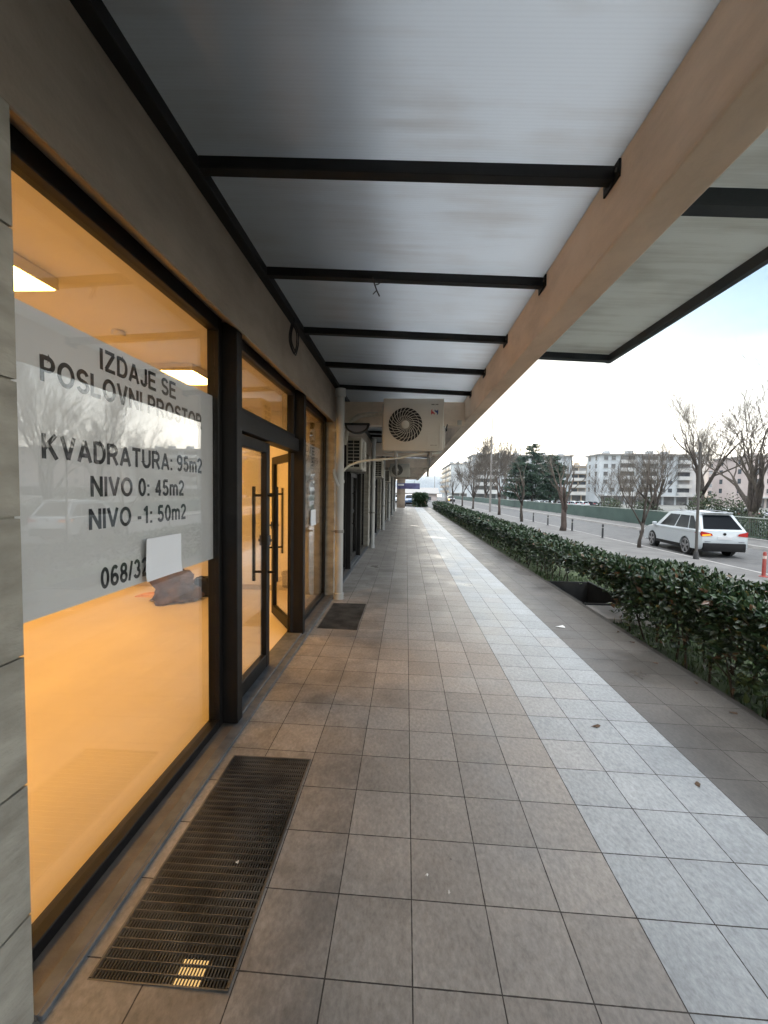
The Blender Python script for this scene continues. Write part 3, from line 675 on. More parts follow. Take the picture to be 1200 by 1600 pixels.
def ac_unit(loc, rz, label, w, h, d, logo):
    t = thing('outdoor_unit', label, 'air conditioner', loc, rz, 'air conditioner outdoor units under the canopy')
    # local: front face looks to -y, x to the right, z up
    MB().box(-w/2, w/2, 0, d, 0, h).build('casing', M_accase, t, bevel=.018, seg=3, smooth=True)
    fx, fz, fr = -.13*w, .50*h, .285*w
    MB().lathe([(fr,-.0015),(fr,-.004),(fr-.006,-.0045)], (fx,0,fz), 'Y', 48).build('fan_opening', M_dark, t)
    g = MB(); nb = 25
    for k in range(nb):
        a0 = 2*math.pi*k/nb; pts = []
        for i in range(8):
            r = .055+(fr-.055)*i/7; a = a0-.75*(i/7)**1.0
            pts.append((fx+r*math.cos(a), -.010-.012*math.sin(math.pi*min(1, i/7*1.1)), fz+r*math.sin(a)))
        g.tube(pts, .0048, 5, cap=False)
    g.lathe([(fr+.006,-.001),(fr+.006,-.010),(fr-.006,-.010),(fr-.006,-.001)], (fx,0,fz), 'Y', 48)
    for rr in (.5*fr, .78*fr): g.tube([(fx+rr*math.cos(i*math.pi/24), -.02, fz+rr*math.sin(i*math.pi/24)) for i in range(49)], .0025, 4, cap=False)
    g.build('fan_grille', M_accase, t, smooth=True)
    MB().lathe([(.058,-.008),(.058,-.024),(.045,-.032)], (fx,0,fz), 'Y', 24).build('hub_cap', M_accase, t, smooth=True)
    # side service panel with its raised frame and grip
    s = MB().box(w*.235, w*.24, -.006, .0, .05*h, .30*h).box(w*.43, w*.445, -.008, 0, .04*h, .5*h).box(w*.235, w*.43, -.005, 0, .045*h, .055*h)
    s.build('service_panel', M_accase, t, bevel=.002)
    c = MB().box(w/2+.0005, w/2+.028, .03, d*.75, .06*h, .50*h); c.build('valve_cover', M_accase, t, bevel=.012, seg=2, smooth=True)
    # coil side (left) behind a wire guard
    k = MB().box(-w/2-.004, -w/2-.0005, .035, d-.03, .06*h, .90*h); k.build('coil_face', M_dark, t)
    q = MB()
    for i in range(9):
        z = .06*h+.84*h*i/8; q.box(-w/2-.012, -w/2-.004, .03, d-.025, z-.006, z+.006)
    for y in (.03, d/2, d-.035): q.box(-w/2-.015, -w/2-.0045, y, y+.010, .06*h, .90*h)
    q.build('coil_guard', M_accase, t)
    if logo:
        fm = lambda u, v, n: (u, -.0012-.001*n, v)
        text_part('SINCLAIR', 'maker_name', M_ink, t, (.29*w, .405*w, .875*h, .895*h), fm, .2)
        text_part('SINCLAIR', 'maker_name', mat('faded print', (.18,.17,.15), rough=.5), t, (.285*w, .395*w, .105*h, .122*h), fm, .2)
        cx, cz, s_ = .347*w, .735*h, .115*w
        a = [(-.5,.30),(-.40,.42),(-.30,.46),(-.36,.36),(-.30,.18),(-.05,-.02),(.02,-.15),(-.02,-.32),(-.16,-.16),(-.36,-.16),(-.47,-.34),(-.52,-.10)]
        MB().prism([(cx+x*s_, -.0005, cz+z*s_) for x, z in a], (0,-.001,0)).build('emblem', M_red, t)
        MB().prism([(cx-x*s_, -.0005, cz-z*s_+.012) for x, z in a], (0,-.001,0)).build('emblem', M_blue, t)
    return t
ac1 = ac_unit((.085, 6.2, 2.285), 0, 'large ivory outdoor unit with round fan and red blue emblem hanging under the canopy', .90, .775, .36, True)
br_ = MB()
for x in (-.26, .27):
    br_.box(x-.02, x+.02, .02, .80, -.045, -.003).box(x-.018, x+.018, .775, .797, -.35, .52)
    br_.box(x-.02, x+.02, .015, .03, -.10, -.003).tube([(x, .06, -.05), (x, .76, -.33)], .012, 6)
br_.build('bracket', M_galv, ac1, bevel=.003)
ac2 = ac_unit((-.805, 7.78, 2.065), R(90), 'ivory outdoor unit mounted sideways on the shop wall, its slatted coil side showing', .86, .57, .28, False)
MB().box(-.38,-.34,0,.31,-.04,-.003).box(.34,.38,0,.31,-.04,-.003).build('bracket', M_galv, ac2)
dup(ac2, (-.30, 18.2, 2.35), 0, 'small distant outdoor unit hanging above the walk near its far end')
dup(ac2, (-.80, 14.1, 2.15), R(90), 'second sideways outdoor unit on the wall, beyond the second downpipe')
dup(ac2, (-.80, 20.2, 2.15), R(90), 'third sideways outdoor unit far along the wall')

m = MB().tube([(-.985,6.26,1.93),(-.96,6.25,1.98),(-.88,6.25,2.055),(-.75,6.25,2.11),(-.55,6.25,2.145),(-.35,6.25,2.16),(-.1,6.28,2.19),(.1,6.3,2.235),(.25,6.32,2.262),(.42,6.34,2.27),(.5,6.42,2.29)], .017, 8)
tag(m.build('drain_hose', mat('pale hose', (.6,.58,.5), rough=.5), smooth=True), 'pale drain hose curving from the downpipe to the underside of the large unit', 'hose')
m = MB().tube([(-1.05,6.9,2.45),(-1.0,6.86,2.66),(-.96,6.84,2.76),(-.89,6.82,2.85),(-.80,6.82,2.91),(-.70,6.82,2.93),(-.40,6.8,2.945),(-.20,6.7,2.945)], .038, 10)
tag(m.build('refrigerant_pipe', mat('wrapped pipe', (.42,.39,.33), (.5,.47,.4), 20, .7), smooth=True), 'thick wrapped pipe arching from the wall behind the large unit', 'pipe')
lt = thing('wall_lamp', 'black half round bulkhead lamp below the cross beam by the wall', 'lamp', (-.82, 6.72, 2.755))
half = [(.20*math.cos(a), 0, -.145*math.sin(a)) for a in [math.pi*i/14 for i in range(15)]]
MB().prism(half, (0,.10,0)).box(-.205,.205,-.02,.12,.0005,.022).build('hood', M_dark, lt)
half2 = [(.165*math.cos(a), -.006, -.012-.108*math.sin(a)) for a in [math.pi*i/14 for i in range(15)]]
MB().prism(half2, (0,.0055,0)).build('lens', mat('frosted lens', (.22,.21,.23), rough=.25), lt)
MB().box(-.03,.03,.10,.281,-.02,.0).build('arm', M_dark, lt)
jb = MB().box(.83,.90,6.985,7.0,2.80,2.88).build('junction_box', M_accase, bevel=.004); tag(jb, 'small beige junction box on the cross beam right of the large unit', 'junction box')
m = MB().tube([(.545,6.5,2.72),(.56,6.6,2.66),(.60,6.8,2.62),(.66,6.95,2.80)], .011, 6)
tag(m.build('power_cable', M_dark, smooth=True), 'short black cable at the right side of the large unit', 'cable')

# ------------------------------------------------------------------ gratings
def grating(loc, w, l, label):
    t = thing('floor_grating', label, 'grating', loc, 0, 'steel gratings let into the pavement by the shop wall')
    f = MB().box(0,w,0,.005,-.03,0).box(0,w,l-.008,l,-.03,0).box(0,.008,.008,l-.008,-.03,0).box(w-.008,w,.008,l-.008,-.03,0); f.build('frame', M_grate, t)
    b = MB(); n = 42
    for i in range(1, n): x = w*i/n; b.box(x-.0014, x+.0014, .008, l-.008, -.011, -.003)
    b.build('bearing_bars', M_grate, t)
    c = MB(); n = int(l/.0335)
    for i in range(1, n): y = l*i/n; c.box(.008, w-.008, y-.0014, y+.0014, -.012, -.0015)
    c.build('cross_bars', M_grate, t)
    return t
gr = grating((-1.042, 1.255, pz(-.8)+.004), .486, 1.19, 'near steel floor grating by the large lit window')
g2 = dup(gr, (-1.05, 4.85, pz(-.8)+.004), 0, 'farther steel floor grating below the narrow window past the door'); g2.scale = (1.016, .958, 1)
b = MB()
for h in holes:
    x0, x1, y0, y1 = h
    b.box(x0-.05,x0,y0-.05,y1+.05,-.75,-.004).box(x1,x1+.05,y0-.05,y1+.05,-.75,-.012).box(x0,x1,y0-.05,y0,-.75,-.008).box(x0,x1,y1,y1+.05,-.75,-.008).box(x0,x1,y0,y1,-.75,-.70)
struct(b.build('light_well', mat('dark shaft concrete', (.03,.028,.025), (.06,.055,.05), 5, .9)))  # dark tone on all walls and floors of the shafts
cw = thing('basement_lamp', 'small warm lamp glowing in the shaft under the near grating', 'lamp', (-.98, 1.80, -.62))
MB().box(-.08,.08,-.06,.06,-.075,-.01).build('casing', M_dark, cw); MB().box(-.07,.07,-.05,.05,-.0095,.0).build('diffuser', emit('basement glow', (1,.62,.22), .07), cw)

# ------------------------------------------------------------------ hedge
rng = random.Random(5)
def leaf(b, p, s, d, up):
    d = d.normalized(); sd = d.cross(up)
    if sd.length < 1e-3: sd = Vector((1,0,0))
    sd.normalize(); nn = sd.cross(d); n = len(b.v)
    pts = [p, p+d*s*.5+sd*s*.26+nn*s*.06, p+d*s, p+d*s*.5-sd*s*.26+nn*s*.06, p+d*s*.5]
    b.v += [tuple(q) for q in pts]; b.f += [(n, n+4, n+1), (n+4, n+2, n+1), (n, n+3, n+4), (n+4, n+3, n+2)]
def rdir(r, up=.3):
    while 1:
        v = Vector((r.uniform(-1,1), r.uniform(-1,1), r.uniform(-1,1)))
        if .05 < v.length < 1: return (v.normalized()+Vector((0,0,up))).normalized()
def hedge(name, y0, y1, x0f, x1f, zt, n, smin, smax, label, shape=None, stems=True, zbase=-.06):
    t = thing(name, label, 'hedge', ((x0f(y0)+x1f(y0))/2, y0, zbase)); off = t.location
    b = MB(); b2 = MB()
    for k in range(n):
        y = y0+(y1-y0)*(rng.random()**(1 if smin > .2 or y1-y0 < 8 else 1.9)); dist = y
        x0, x1 = x0f(y), x1f(y); hz = zt(y)
        w = .11*noise.noise(Vector((y*1.3, 0, 1)))+.05*noise.noise(Vector((y*5, 3, 1)))
        q = rng.random(); bump = .07*noise.noise(Vector((y*3.1, k*.0, 7)))+.05*noise.noise(Vector((y*9, rng.random()*2, 3)))
        if q < .46: x, z = rng.uniform(x0, x1), hz+bump-abs(rng.gauss(0, .06))
        elif q < .80: x, z = x0+w+abs(rng.gauss(0,.07)), zbase+.03+(hz-zbase)*(rng.random()**.52)
        else: x, z = rng.uniform(x0, x1), zbase+(hz-zbase)*(rng.random()**.6)
        if z < zbase+.34 and rng.random() < .40 and y1-y0 < 8: continue
        if shape and shape(x, y, z): continue
        s = rng.uniform(smin, smax)*(1+min(2.2, max(0, y-8)*.055))
        out = Vector((-.55 if x < x0+.25 else 0, 0, .55 if z > hz-.2 else .1))
        p = Vector((x, y, z)); d = (rdir(rng, 0)+out).normalized(); up = rdir(rng, .8)
        leaf(b if z > zbase+.3 or rng.random() < .4 else b2, p, s, d, up)
    b.build('foliage', M_hedge, t, off)
    if b2.f: b2.build('inner_foliage', M_hedge2, t, off)
    if stems:
        s = MB(); y = y0+.05
        while y < min(y1, y0+22):
            for xo in (.12, .45):
                x = x0f(y)+xo+rng.uniform(-.08,.08); yy_ = y+rng.uniform(-.06,.06)
                if shape and yy_ < 8.4: continue
                top = zt(y)-.15; p = [(x, yy_, zbase-.05), (x+rng.uniform(-.05,.05), yy_+rng.uniform(-.06,.06), zbase+.25*(top-zbase)), (x+rng.uniform(-.1,.1), yy_+rng.uniform(-.12,.12), zbase+.65*(top-zbase)), (x+rng.uniform(-.12,.12), yy_+rng.uniform(-.16,.16), top)]
                s.tube(p, [.014,.011,.008,.005], 6)
                for _ in range(3):
                    i = rng.choice((1,1,2)); a = Vector(p[i]); s.tube([a, a+Vector((rng.uniform(-.15,.15), rng.uniform(-.22,.22), rng.uniform(.12,.3)))], [.007,.004], 5)
            y += .30
        s.build('stems', M_stem, t, off)
    return t
hedge('clipped_hedge', 1.2, 5.72, lambda y: 2.80, lambda y: 3.78, lambda y: .74, 19000, .055, .095, 'near stretch of dark clipped laurel hedge with bare stems showing below')
hedge('clipped_hedge', 5.75, 45.5, lambda y: 2.86+.004*y, lambda y: 3.80+.01*max(0,y-6), lambda y: .60-.0008*y+.14*max(0,1-(y-5.7)/1.5), 30000, .06, .10,
      'long dark laurel hedge running far down the walk from the pit in the pavement edge', shape=lambda x, y, z: y < 8.35 and x < 3.32 and z < .36)
hedge('hedge_block', 49, 51.5, lambda y: 1.2, lambda y: 2.3, lambda y: 1.15, 6000, .12, .20, 'dark block of tall hedge at the far end of the walk behind the blue car', stems=False)
# little pit in the hedge line
pit = thing('planter_pit', 'dark sunken pit with a concrete rim in the gap of the hedge', 'pit', (3.0, 6.9, -.05))
MB().box(-.179,-.15,-.25,1.38,-.95,.004).box(-.15,.62,-.30,-.251,-.95,.01).box(-.15,.62,1.38,1.42,-.95,.0).box(.62,.66,-.3,1.42,-.95,.01).build('rim', mat('shade-dark concrete', (.02,.022,.024), (.035,.036,.036), 4, .9), pit)  # rim and pit walls coloured dark for the shade inside
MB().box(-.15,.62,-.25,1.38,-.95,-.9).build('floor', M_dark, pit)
pl = MB().box(2.84,3.5,5.85,6.55,-.2,-.048).build('concrete_slab', M_kerb, bevel=.006); tag(pl, 'pale concrete slab between the near hedge and the dark pit', 'slab')
# grass seen between the stems
b = MB()
for k in range(9000):
    x, y = rng.uniform(2.86, 5.4), 1.5+rng.random()**1.3*8; z = -.09-(x-2.82)*.097
    if 5.8 < y < 8.4 and x < 3.65: continue
    h = rng.uniform(.05,.13); a = rng.uniform(0, 6.28); w = .006; dx_, dy_ = math.cos(a), math.sin(a); l = rng.uniform(.01,.06)
    n = len(b.v); b.v += [(x-dx_*w,y-dy_*w,z),(x+dx_*w,y+dy_*w,z),(x+dy_*l,y-dx_*l,z+h)]; b.f.append((n,n+1,n+2))
tag(b.build('grass', M_grass), 'short green grass behind the near hedge', 'grass', kind='stuff')

# small litter on the paving
def bit(name, x, y, sx, sy, a, m, label, cat):
    n = 7; q = MB(); pts = []
    for i in range(n):
        th = 2*math.pi*i/n; r = 1+.3*math.sin(3*th+x*9); pts.append((sx*r*math.cos(th), sy*r*math.sin(th), .004+.004*math.sin(2*th)))
    q.prism(pts, (0,0,.0015)); o = q.build(name, m); o.location = (x, y, pz(x)+.001); o.rotation_euler = (0,0,a); tag(o, label, cat); return o
M_lf = mat('dead leaf', (.10,.06,.035), rough=.8); M_wb = mat('white litter', (.75,.75,.73), rough=.7)
bit('fallen_leaf', 1.42, 3.02, .035, .016, .3, M_lf, 'dry brown leaf lying on the pale paving strip', 'leaf')
bit('fallen_leaf', 1.75, 2.45, .025, .014, 1, M_lf, 'small dry leaf where the pale strip meets the dark tiles on the right', 'leaf')
for k in range(14):
    y_ = 2.6+.55*k+rng.uniform(-.2,.2); 
    if 5.6 < y_ < 8.4: continue
    tag(bit('fallen_leaf', 2.70-abs(rng.gauss(0,.10)), y_, .028, .014, rng.uniform(0,6), M_lf, 'small dry leaf lying on the dark tiles close under the hedge', 'leaf'), group='dry leaves along the foot of the hedge')
bit('litter_scrap', .12, 1.73, .007, .005, .5, M_wb, 'tiny white speck of litter on a grey tile, the farther of two', 'litter')
bit('litter_scrap', .21, 1.66, .008, .004, 1.5, M_wb, 'tiny white speck of litter on a grey tile, the nearer of two', 'litter')
bit('litter_scrap', -.72, 1.72, .007, .006, .2, M_wb, 'tiny white scrap on the near steel grating', 'litter')
bit('paper_scrap', 2.02, 5.35, .06, .04, .2, M_wb, 'white crumpled scrap on the paving by the hedge gap', 'litter')

# ------------------------------------------------------------------ street: bollards, poles, railing
M_bol = mat('dark bollard steel', (.02,.022,.024), (.04,.04,.042), 9, .5)
M_bolr = mat('faded red plastic', (.22,.030,.025), (.28,.05,.04), 5, .55)
def bollard(loc, label, m, red=False):
    t = thing('bollard', label, 'bollard', loc, 0, 'bollards along the near kerb')
    MB().lathe([(.05,0),(.045,.02),(.042,.60),(.048,.62),(.048,.66),(.03,.69)] if not red else [(.05,0),(.045,.02),(.04,.62),(.03,.66)], sides=14).build('post', m, t, smooth=True)
    MB().lathe([(.10,-.01),(.10,.012),(.05,.03)], sides=14).build('base', m, t, smooth=True)
    if red: MB().lathe([(.043,.48),(.0435,.48),(.0435,.56),(.042,.56)], sides=14).build('band', mat('reflective band', (.55,.45,.42), rough=.4), t, smooth=True)
    else: MB().lathe([(.0435,.50),(.045,.50),(.045,.54),(.043,.54)], sides=14).build('band', mat('pale band', (.35,.35,.33), rough=.5), t, smooth=True)
    return t
bollard((9.48, 11.35, -.413), 'red plastic bollard at the kerb near the right edge', M_bolr, True)
b0 = bollard((9.57, 17.3, -.415), 'dark bollard beside the leaning young tree by the white car', M_bol)
for y, l in ((20.6, 'dark bollard left of the leaning young tree, its neighbour along the kerb'), (24.3, 'dark bollard just right of the thick reddish street tree'),
             (28.4, 'dark bollard left of the thick reddish street tree'), (31.6, 'dark bollard beside the slim staked street tree'), (35.2, 'farthest dark bollard along the kerb')):
    dup(b0, (9.6, y, -.416), 0, l)
pp = thing('sign_pole', 'thin dark pole standing in front of the white car', 'pole', (9.78, 14.35, -.418))
MB().tube([(0,0,0),(-.05,0,3.9)], [.045,.038], 12).build('shaft', mat('dark pole paint', (.07,.065,.06), rough=.6), pp, smooth=True)
MB().lathe([(.09,0),(.09,.02),(.06,.25),(.05,.26)], sides=12).build('base', M_bol, pp, smooth=True)
M_lpole = mat('grey lamp post paint', (.17,.16,.155), (.22,.21,.2), 3, .6)
def street_lamp(loc, h, label):
    t = thing('street_lamp', label, 'street lamp', loc, 0, 'tall street lamps along the road')
    MB().tube([(0,0,0),(0,0,h*.5),(-.0,0,h)], [.13,.095,.06], 12).build('pole', M_lpole, t, smooth=True)
    MB().tube([(0,0,h-.02),(.6,0,h+.05),(1.3,0,h+.1)], [.05,.04,.035], 8).build('arm', M_lpole, t, smooth=True)
    MB().box(1.2,1.95,-.14,.14,h+.06,h+.18).build('lamp_head', M_lpole, t, bevel=.04, seg=2)
    return t
sl = street_lamp((9.45, 47.0, -.41), 10.6, 'tall grey street lamp rising above the hedge to the sky')
dup(sl, (9.5, 101, -.41), 0, 'distant thin street lamp near the bluish hill'); dup(sl, (9.5, 140, -.41), 0, 'farthest thin street lamp by the bluish hill')
# railing
M_rail = mat('dark green railing', (.035,.06,.05), (.06,.09,.075), 4, .55)
M_screen = mat('green screen mesh', (.03,.058,.050), (.048,.082,.07), .6, .8, detail=8)
rl = thing('street_railing', 'long dark green railing with handrail along the far footway', 'railing', (17.0, 0, -.40)); off = (17.0, 0, -.40)
MB().box(16.97,17.03,5,160,.66,.71).build('handrail', mat('worn handrail', (.22,.26,.23), (.3,.33,.3), 3, .5), rl, off, bevel=.008)
MB().box(16.985,17.015,5,160,-.28,-.24).build('bottom_rail', M_rail, rl, off)
b = MB(); y = 5
while y < 26: b.box(16.99,17.01,y,y+.022,-.24,.66); y += .13
b.build('bars', M_rail, rl, off)
y = 5.0
while y < 160:
    MB().box(16.965,17.035,y-.035,y+.035,-.40,.66).build('post', M_rail, rl, off); y += 2.5 if y < 60 else 6
b = MB(); n = 90
for k in range(n):
    a, c = 25.5+(134)*k/n, 25.5+(134)*(k+1)/n; u, v = .015*math.sin(k*1.7), .015*math.sin((k+1)*1.7)
    b.prism([(16.955+u,a,-.36),(16.955+v,c,-.36),(16.955+v,c,.64),(16.955+u,a,.64)], (-.006,0,0))
b.build('green_screen', M_screen, rl, off)

# ------------------------------------------------------------------ trees
def grow(r, p, d, length, rad, lvl, maxl, out, spread, droop=0, nseg=3, kids=(4,5)):
    pts = [p.copy()]; rads = [rad]; q = p.copy(); dd = d.copy()
    for i in range(nseg):
        dd = (dd+Vector((r.gauss(0,.13), r.gauss(0,.13), r.gauss(0,.09)+droop))).normalized()
        q = q+dd*(length/nseg); pts.append(q.copy()); rads.append(rad*(1-.55*(i+1)/nseg))
    out.append((lvl, pts, rads))
    if lvl >= maxl: return
    nk = r.randint(*kids)
    for i in range(nk):
        f = r.uniform(.35, 1.0) if i else 1.0
        k = min(nseg-1, int(f*nseg)); a = pts[k].lerp(pts[k+1], min(1, f*nseg-k))
        ax = Vector((r.gauss(0,1), r.gauss(0,1), r.gauss(0,.45))); ax = (ax-dd*ax.dot(dd)).normalized()
        nd = (dd+ax*r.uniform(.35,1.0)*spread+Vector((0,0,.26))).normalized()
        grow(r, a, nd, length*r.uniform(.55,.82), max(.003, rads[k]*r.uniform(.42,.62)), lvl+1, maxl, out, spread, droop, max(2, nseg-(lvl > 1)), kids)
def bare_tree(name, loc, label, seed, h, trunk_h, tr, lean=(0,0), maxl=4, spread=.8, kids=(4,5), bark=None, group=None, limb=.42, minr=.0045, nlimb=4):
    r = random.Random(seed); t = thing(name, label, 'tree', loc, 0, group)
    out = []; base = Vector((0,0,-.1)); top = Vector((lean[0]*trunk_h, lean[1]*trunk_h, trunk_h))
    tp = [base, base.lerp(top,.3)+Vector((r.gauss(0,.03),r.gauss(0,.03),0)), base.lerp(top,.65)+Vector((r.gauss(0,.05),r.gauss(0,.05),0)), top]
    out.append((0, tp, [tr*1.25, tr, tr*.92, tr*.85]))
    for i in range(nlimb):
        a = 2*math.pi*(i+r.uniform(-.3,.3))/nlimb; s = r.uniform(.25,.75)*spread*1.1 if i else .12
        d = Vector((math.cos(a)*s+lean[0], math.sin(a)*s+lean[1], 1)).normalized()
        grow(r, tp[-1]-Vector((0,0,r.uniform(0,.25)*trunk_h)), d, h*limb*r.uniform(.8,1.15), tr*r.uniform(.5,.7), 1, maxl, out, spread, .02, 4, kids)
    zs_ = sorted(pts[-1].z for l_, pts, _ in out if l_ >= maxl-1); zmax = zs_[int(len(zs_)*.93)]; k = h/zmax
    a = MB(); b = MB()
    for lvl, pts, rads in out:
        pts = [Vector((p.x*min(1.15,k), p.y*min(1.15,k), p.z*k)) for p in pts]
        (a if lvl < 2 else b).tube(pts, [max(minr, q) for q in rads], 8 if lvl < 1 else 6 if lvl < 2 else 4 if lvl < 3 else 3, cap=lvl < 2)
    a.build('trunk', bark or M_bark, t, smooth='all'); b.build('crown', M_twig, t)
    return t
# street trees on the near footway
bare_tree('street_tree', (9.42, 17.1, -.42), 'leaning young bare tree with two long upright shoots beside the white car', 11, 6.2, 1.5, .062, lean=(.10,.02), maxl=3, spread=.6, kids=(2,3), limb=.55, nlimb=4)
bare_tree('street_tree', (9.1, 24.4, -.42), 'thick reddish bare street tree forking low behind the hedge', 23, 5.6, 1.7, .17, lean=(.03,0), maxl=4, spread=.62, kids=(3,4), bark=M_barkr, limb=.5, nlimb=4)
bare_tree('street_tree', (8.7, 31.5, -.41), 'slim bare street tree between two dark bollards', 31, 4.8, 1.9, .10, maxl=3, spread=.6, kids=(3,4), limb=.5)
bare_tree('street_tree', (9.15, 41.0, -.41), 'slim reddish bare street tree just right of the tall street lamp', 37, 6.0, 2.3, .13, maxl=3, spread=.5, kids=(3,4), bark=M_barkr, limb=.5)
for i, (x, y, h, l) in enumerate(((9.0, 56, 6.5, 'bare street tree just left of the tall street lamp'), (8.9, 66, 5.5, 'distant bare street tree left of the tall lamp'),
                                  (9.0, 80, 6, 'far bare street tree before the white gable'), (9.0, 92, 5, 'farthest bare street tree near the bluish hill'))):
    bare_tree('street_tree', (x, y, -.41), l, 51+i, h, 2.0, .13, maxl=4 if i == 0 else 3, spread=.7, kids=(3,5), limb=.5, minr=.012)
# big bare trees behind the railing
big1 = bare_tree('bare_tree', (19.6, 24.4, -1.15), 'wide bare tree with thick low forking limbs at the right edge', 61, 9.4, 2.4, .26, maxl=5, spread=.72, kids=(4,5), limb=.46, nlimb=5, minr=.0045, group='bare trees behind the railing')
big2 = bare_tree('bare_tree', (19.8, 28.9, -1.15), 'tall bare tree right behind the roof of the white car', 62, 9.9, 3.6, .24, maxl=5, spread=.66, kids=(4,5), limb=.42, nlimb=5, minr=.0045, group='bare trees behind the railing')
dup(big1, (19.5, 33.5, -1.15), 2.1, 'bare tree behind the railing left of the tall one behind the car', s=.80)
dup(big2, (20.0, 19.8, -1.15), 4.0, 'bare tree outside the frame seen mirrored in the shop glass', s=.95)
dup(big1, (21.5, 14.5, -1.15), 5.1, 'bare tree outside the frame to the right of the others', s=1.0)
thin = bare_tree('bare_tree', (20.5, 44, -1.15), 'slender bare sapling in front of the left corner of the white block', 71, 5.4, 1.2, .09, maxl=4, spread=.6, kids=(3,4), limb=.45, group='bare trees behind the railing', minr=.010)
for i, (x, y, s, l) in enumerate(((23, 46, .9, 'slender sapling left of the white block near the cream block'), (21.5, 41, 1.0, 'slender sapling behind the railing by the left part of the white block'),
                                  (25, 47, 1.1, 'slender sapling in the saplings group before the balconies'), (19.5, 36, .8, 'short slender sapling behind the railing nearest the leaning young tree'))):
    dup(thin, (x, y, -1.15), i*1.3, l, s=s)
pale = bare_tree('bare_tree', (19.0, 100, -1.15), 'pale bare tree with dense twigs left of the tall street lamp', 81, 15.5, 3.5, .30, maxl=5, spread=.75, kids=(3,5), limb=.42, nlimb=5, minr=.03, group='bare trees behind the railing')
dup(pale, (24.5, 104, -1.15), 2.0, 'dense bare tree in front of the balconies behind the street lamp', s=1.0)
dup(pale, (16.9+2.5, 122, -1.15), 4.0, 'pale bare tree in front of the white gable corner', s=.8)

# evergreens
def pine(name, loc, label, seed, h, rb, n, flat=0):
    r = random.Random(seed); t = thing(name, label, 'tree', loc, 0, 'dark evergreens behind the railing')
    a = MB(); a.tube([(0,0,-.1),(r.gauss(0,.1),0,h*.35),(r.gauss(0,.15),r.gauss(0,.1),h*.7),(0,0,h*.99)], [.2,.16,.10,.02], 8)
    b = MB(); z = h*.22
    while z < h*.97:
        f = (z-h*.22)/(h*.75); L0 = rb*(1-f)**.42*r.uniform(.7,1.12)+.12
        for i in range(r.randint(4,6)):
            an = r.uniform(0, 6.28); L = L0*r.uniform(.55,1.1); up = r.uniform(-.05,.25)
            d = Vector((math.cos(an), math.sin(an), up)); p0 = Vector((0,0,z)); p1 = p0+d*L
            a.tube([p0, p0.lerp(p1,.6), p1+Vector((0,0,.1*L))], [.045,.03,.012], 5)
            for k in range(int(n*L)):
                u = r.random()**.6; c = p0.lerp(p1, .15+.85*u)+Vector((r.gauss(0,.20)*(.5+u*.7), r.gauss(0,.20)*(.5+u*.7), abs(r.gauss(0,.10))+.08*u*L*.5))
                dd = (d*.7+rdir(r,.35)).normalized(); s = r.uniform(.18,.34); sd = dd.cross(rdir(r,0)).normalized()*s*.22; m_ = len(b.v)
                b.v += [tuple(c-sd), tuple(c+sd), tuple(c+dd*s+sd*.4), tuple(c+dd*s-sd*.4)]; b.f.append((m_,m_+1,m_+2,m_+3))
        z += r.uniform(.28,.5)
    a.build('trunk', M_bark, t, smooth='all'); b.build('crown', M_pine, t); return t
pine('pine_tree', (19.2, 64, -1.15), 'tallest pine of the dark evergreens with a thin pointed top', 5, 10.6, 2.7, 60)
pine('pine_tree', (16.6+1.2, 66, -1.15), 'bushy pine at the left of the dark evergreens', 6, 8.8, 3.0, 60)
pine('pine_tree', (22.2, 65, -1.15), 'pine at the right of the dark evergreens beside the reddish street tree', 7, 9.0, 2.7, 60)
pine('pine_tree', (24.4, 69, -1.15), 'flat topped pine farthest right of the dark evergreens', 8, 9.0, 2.3, 55)
# shrubs behind the railing on the right
def shrub(loc, label, seed, rx, ry, h, n, s=.1):
    r = random.Random(seed); t = thing('shrub', label, 'shrub', loc, 0, 'green shrubs behind the railing')
    b = MB(); st = MB()
    for k in range(n):
        v = rdir(r, 0); q = r.random()**.45; lump_ = 1+.35*noise.noise(v*2.2+Vector((seed,0,0)))
        p = Vector((v.x*rx*q*lump_, v.y*ry*q*lump_, h*.52+v.z*h*.5*q*lump_)); leaf(b, p, r.uniform(.8,1.5)*s, rdir(r,.2), rdir(r,.5))
    for k in range(9):
        a_ = r.uniform(0,6.28); st.tube([(0,0,-.1),(math.cos(a_)*rx*.3,math.sin(a_)*ry*.3,h*.4),(math.cos(a_)*rx*.7,math.sin(a_)*ry*.7,h*.85)], [.03,.02,.008], 5)
    b.build('foliage', M_bush, t); st.build('stems', M_stem, t); return t
shrub((19.0, 27.2, -1.15), 'green shrub between the two big bare trees behind the railing', 3, 1.1, 1.6, 3.0, 2600, .13)
shrub((21.5, 28.0, -1.15), 'loose shrub behind the shrub between the two big bare trees', 9, 1.3, 1.5, 2.9, 2200, .13)
shrub((19.0, 22.5, -1.15), 'low shrub behind the railing at the right edge', 12, 1.0, 1.5, 2.1, 2000, .12)
shrub((20.0, 41.5, -1.15), 'dark shrub behind the railing left of the leaning young tree', 15, 1.2, 1.4, 2.6, 2000, .15)
shrub((19.4, 34.2, -1.15), 'shrub behind the railing just left of the white car', 18, 1.0, 1.4, 2.7, 2000, .14)

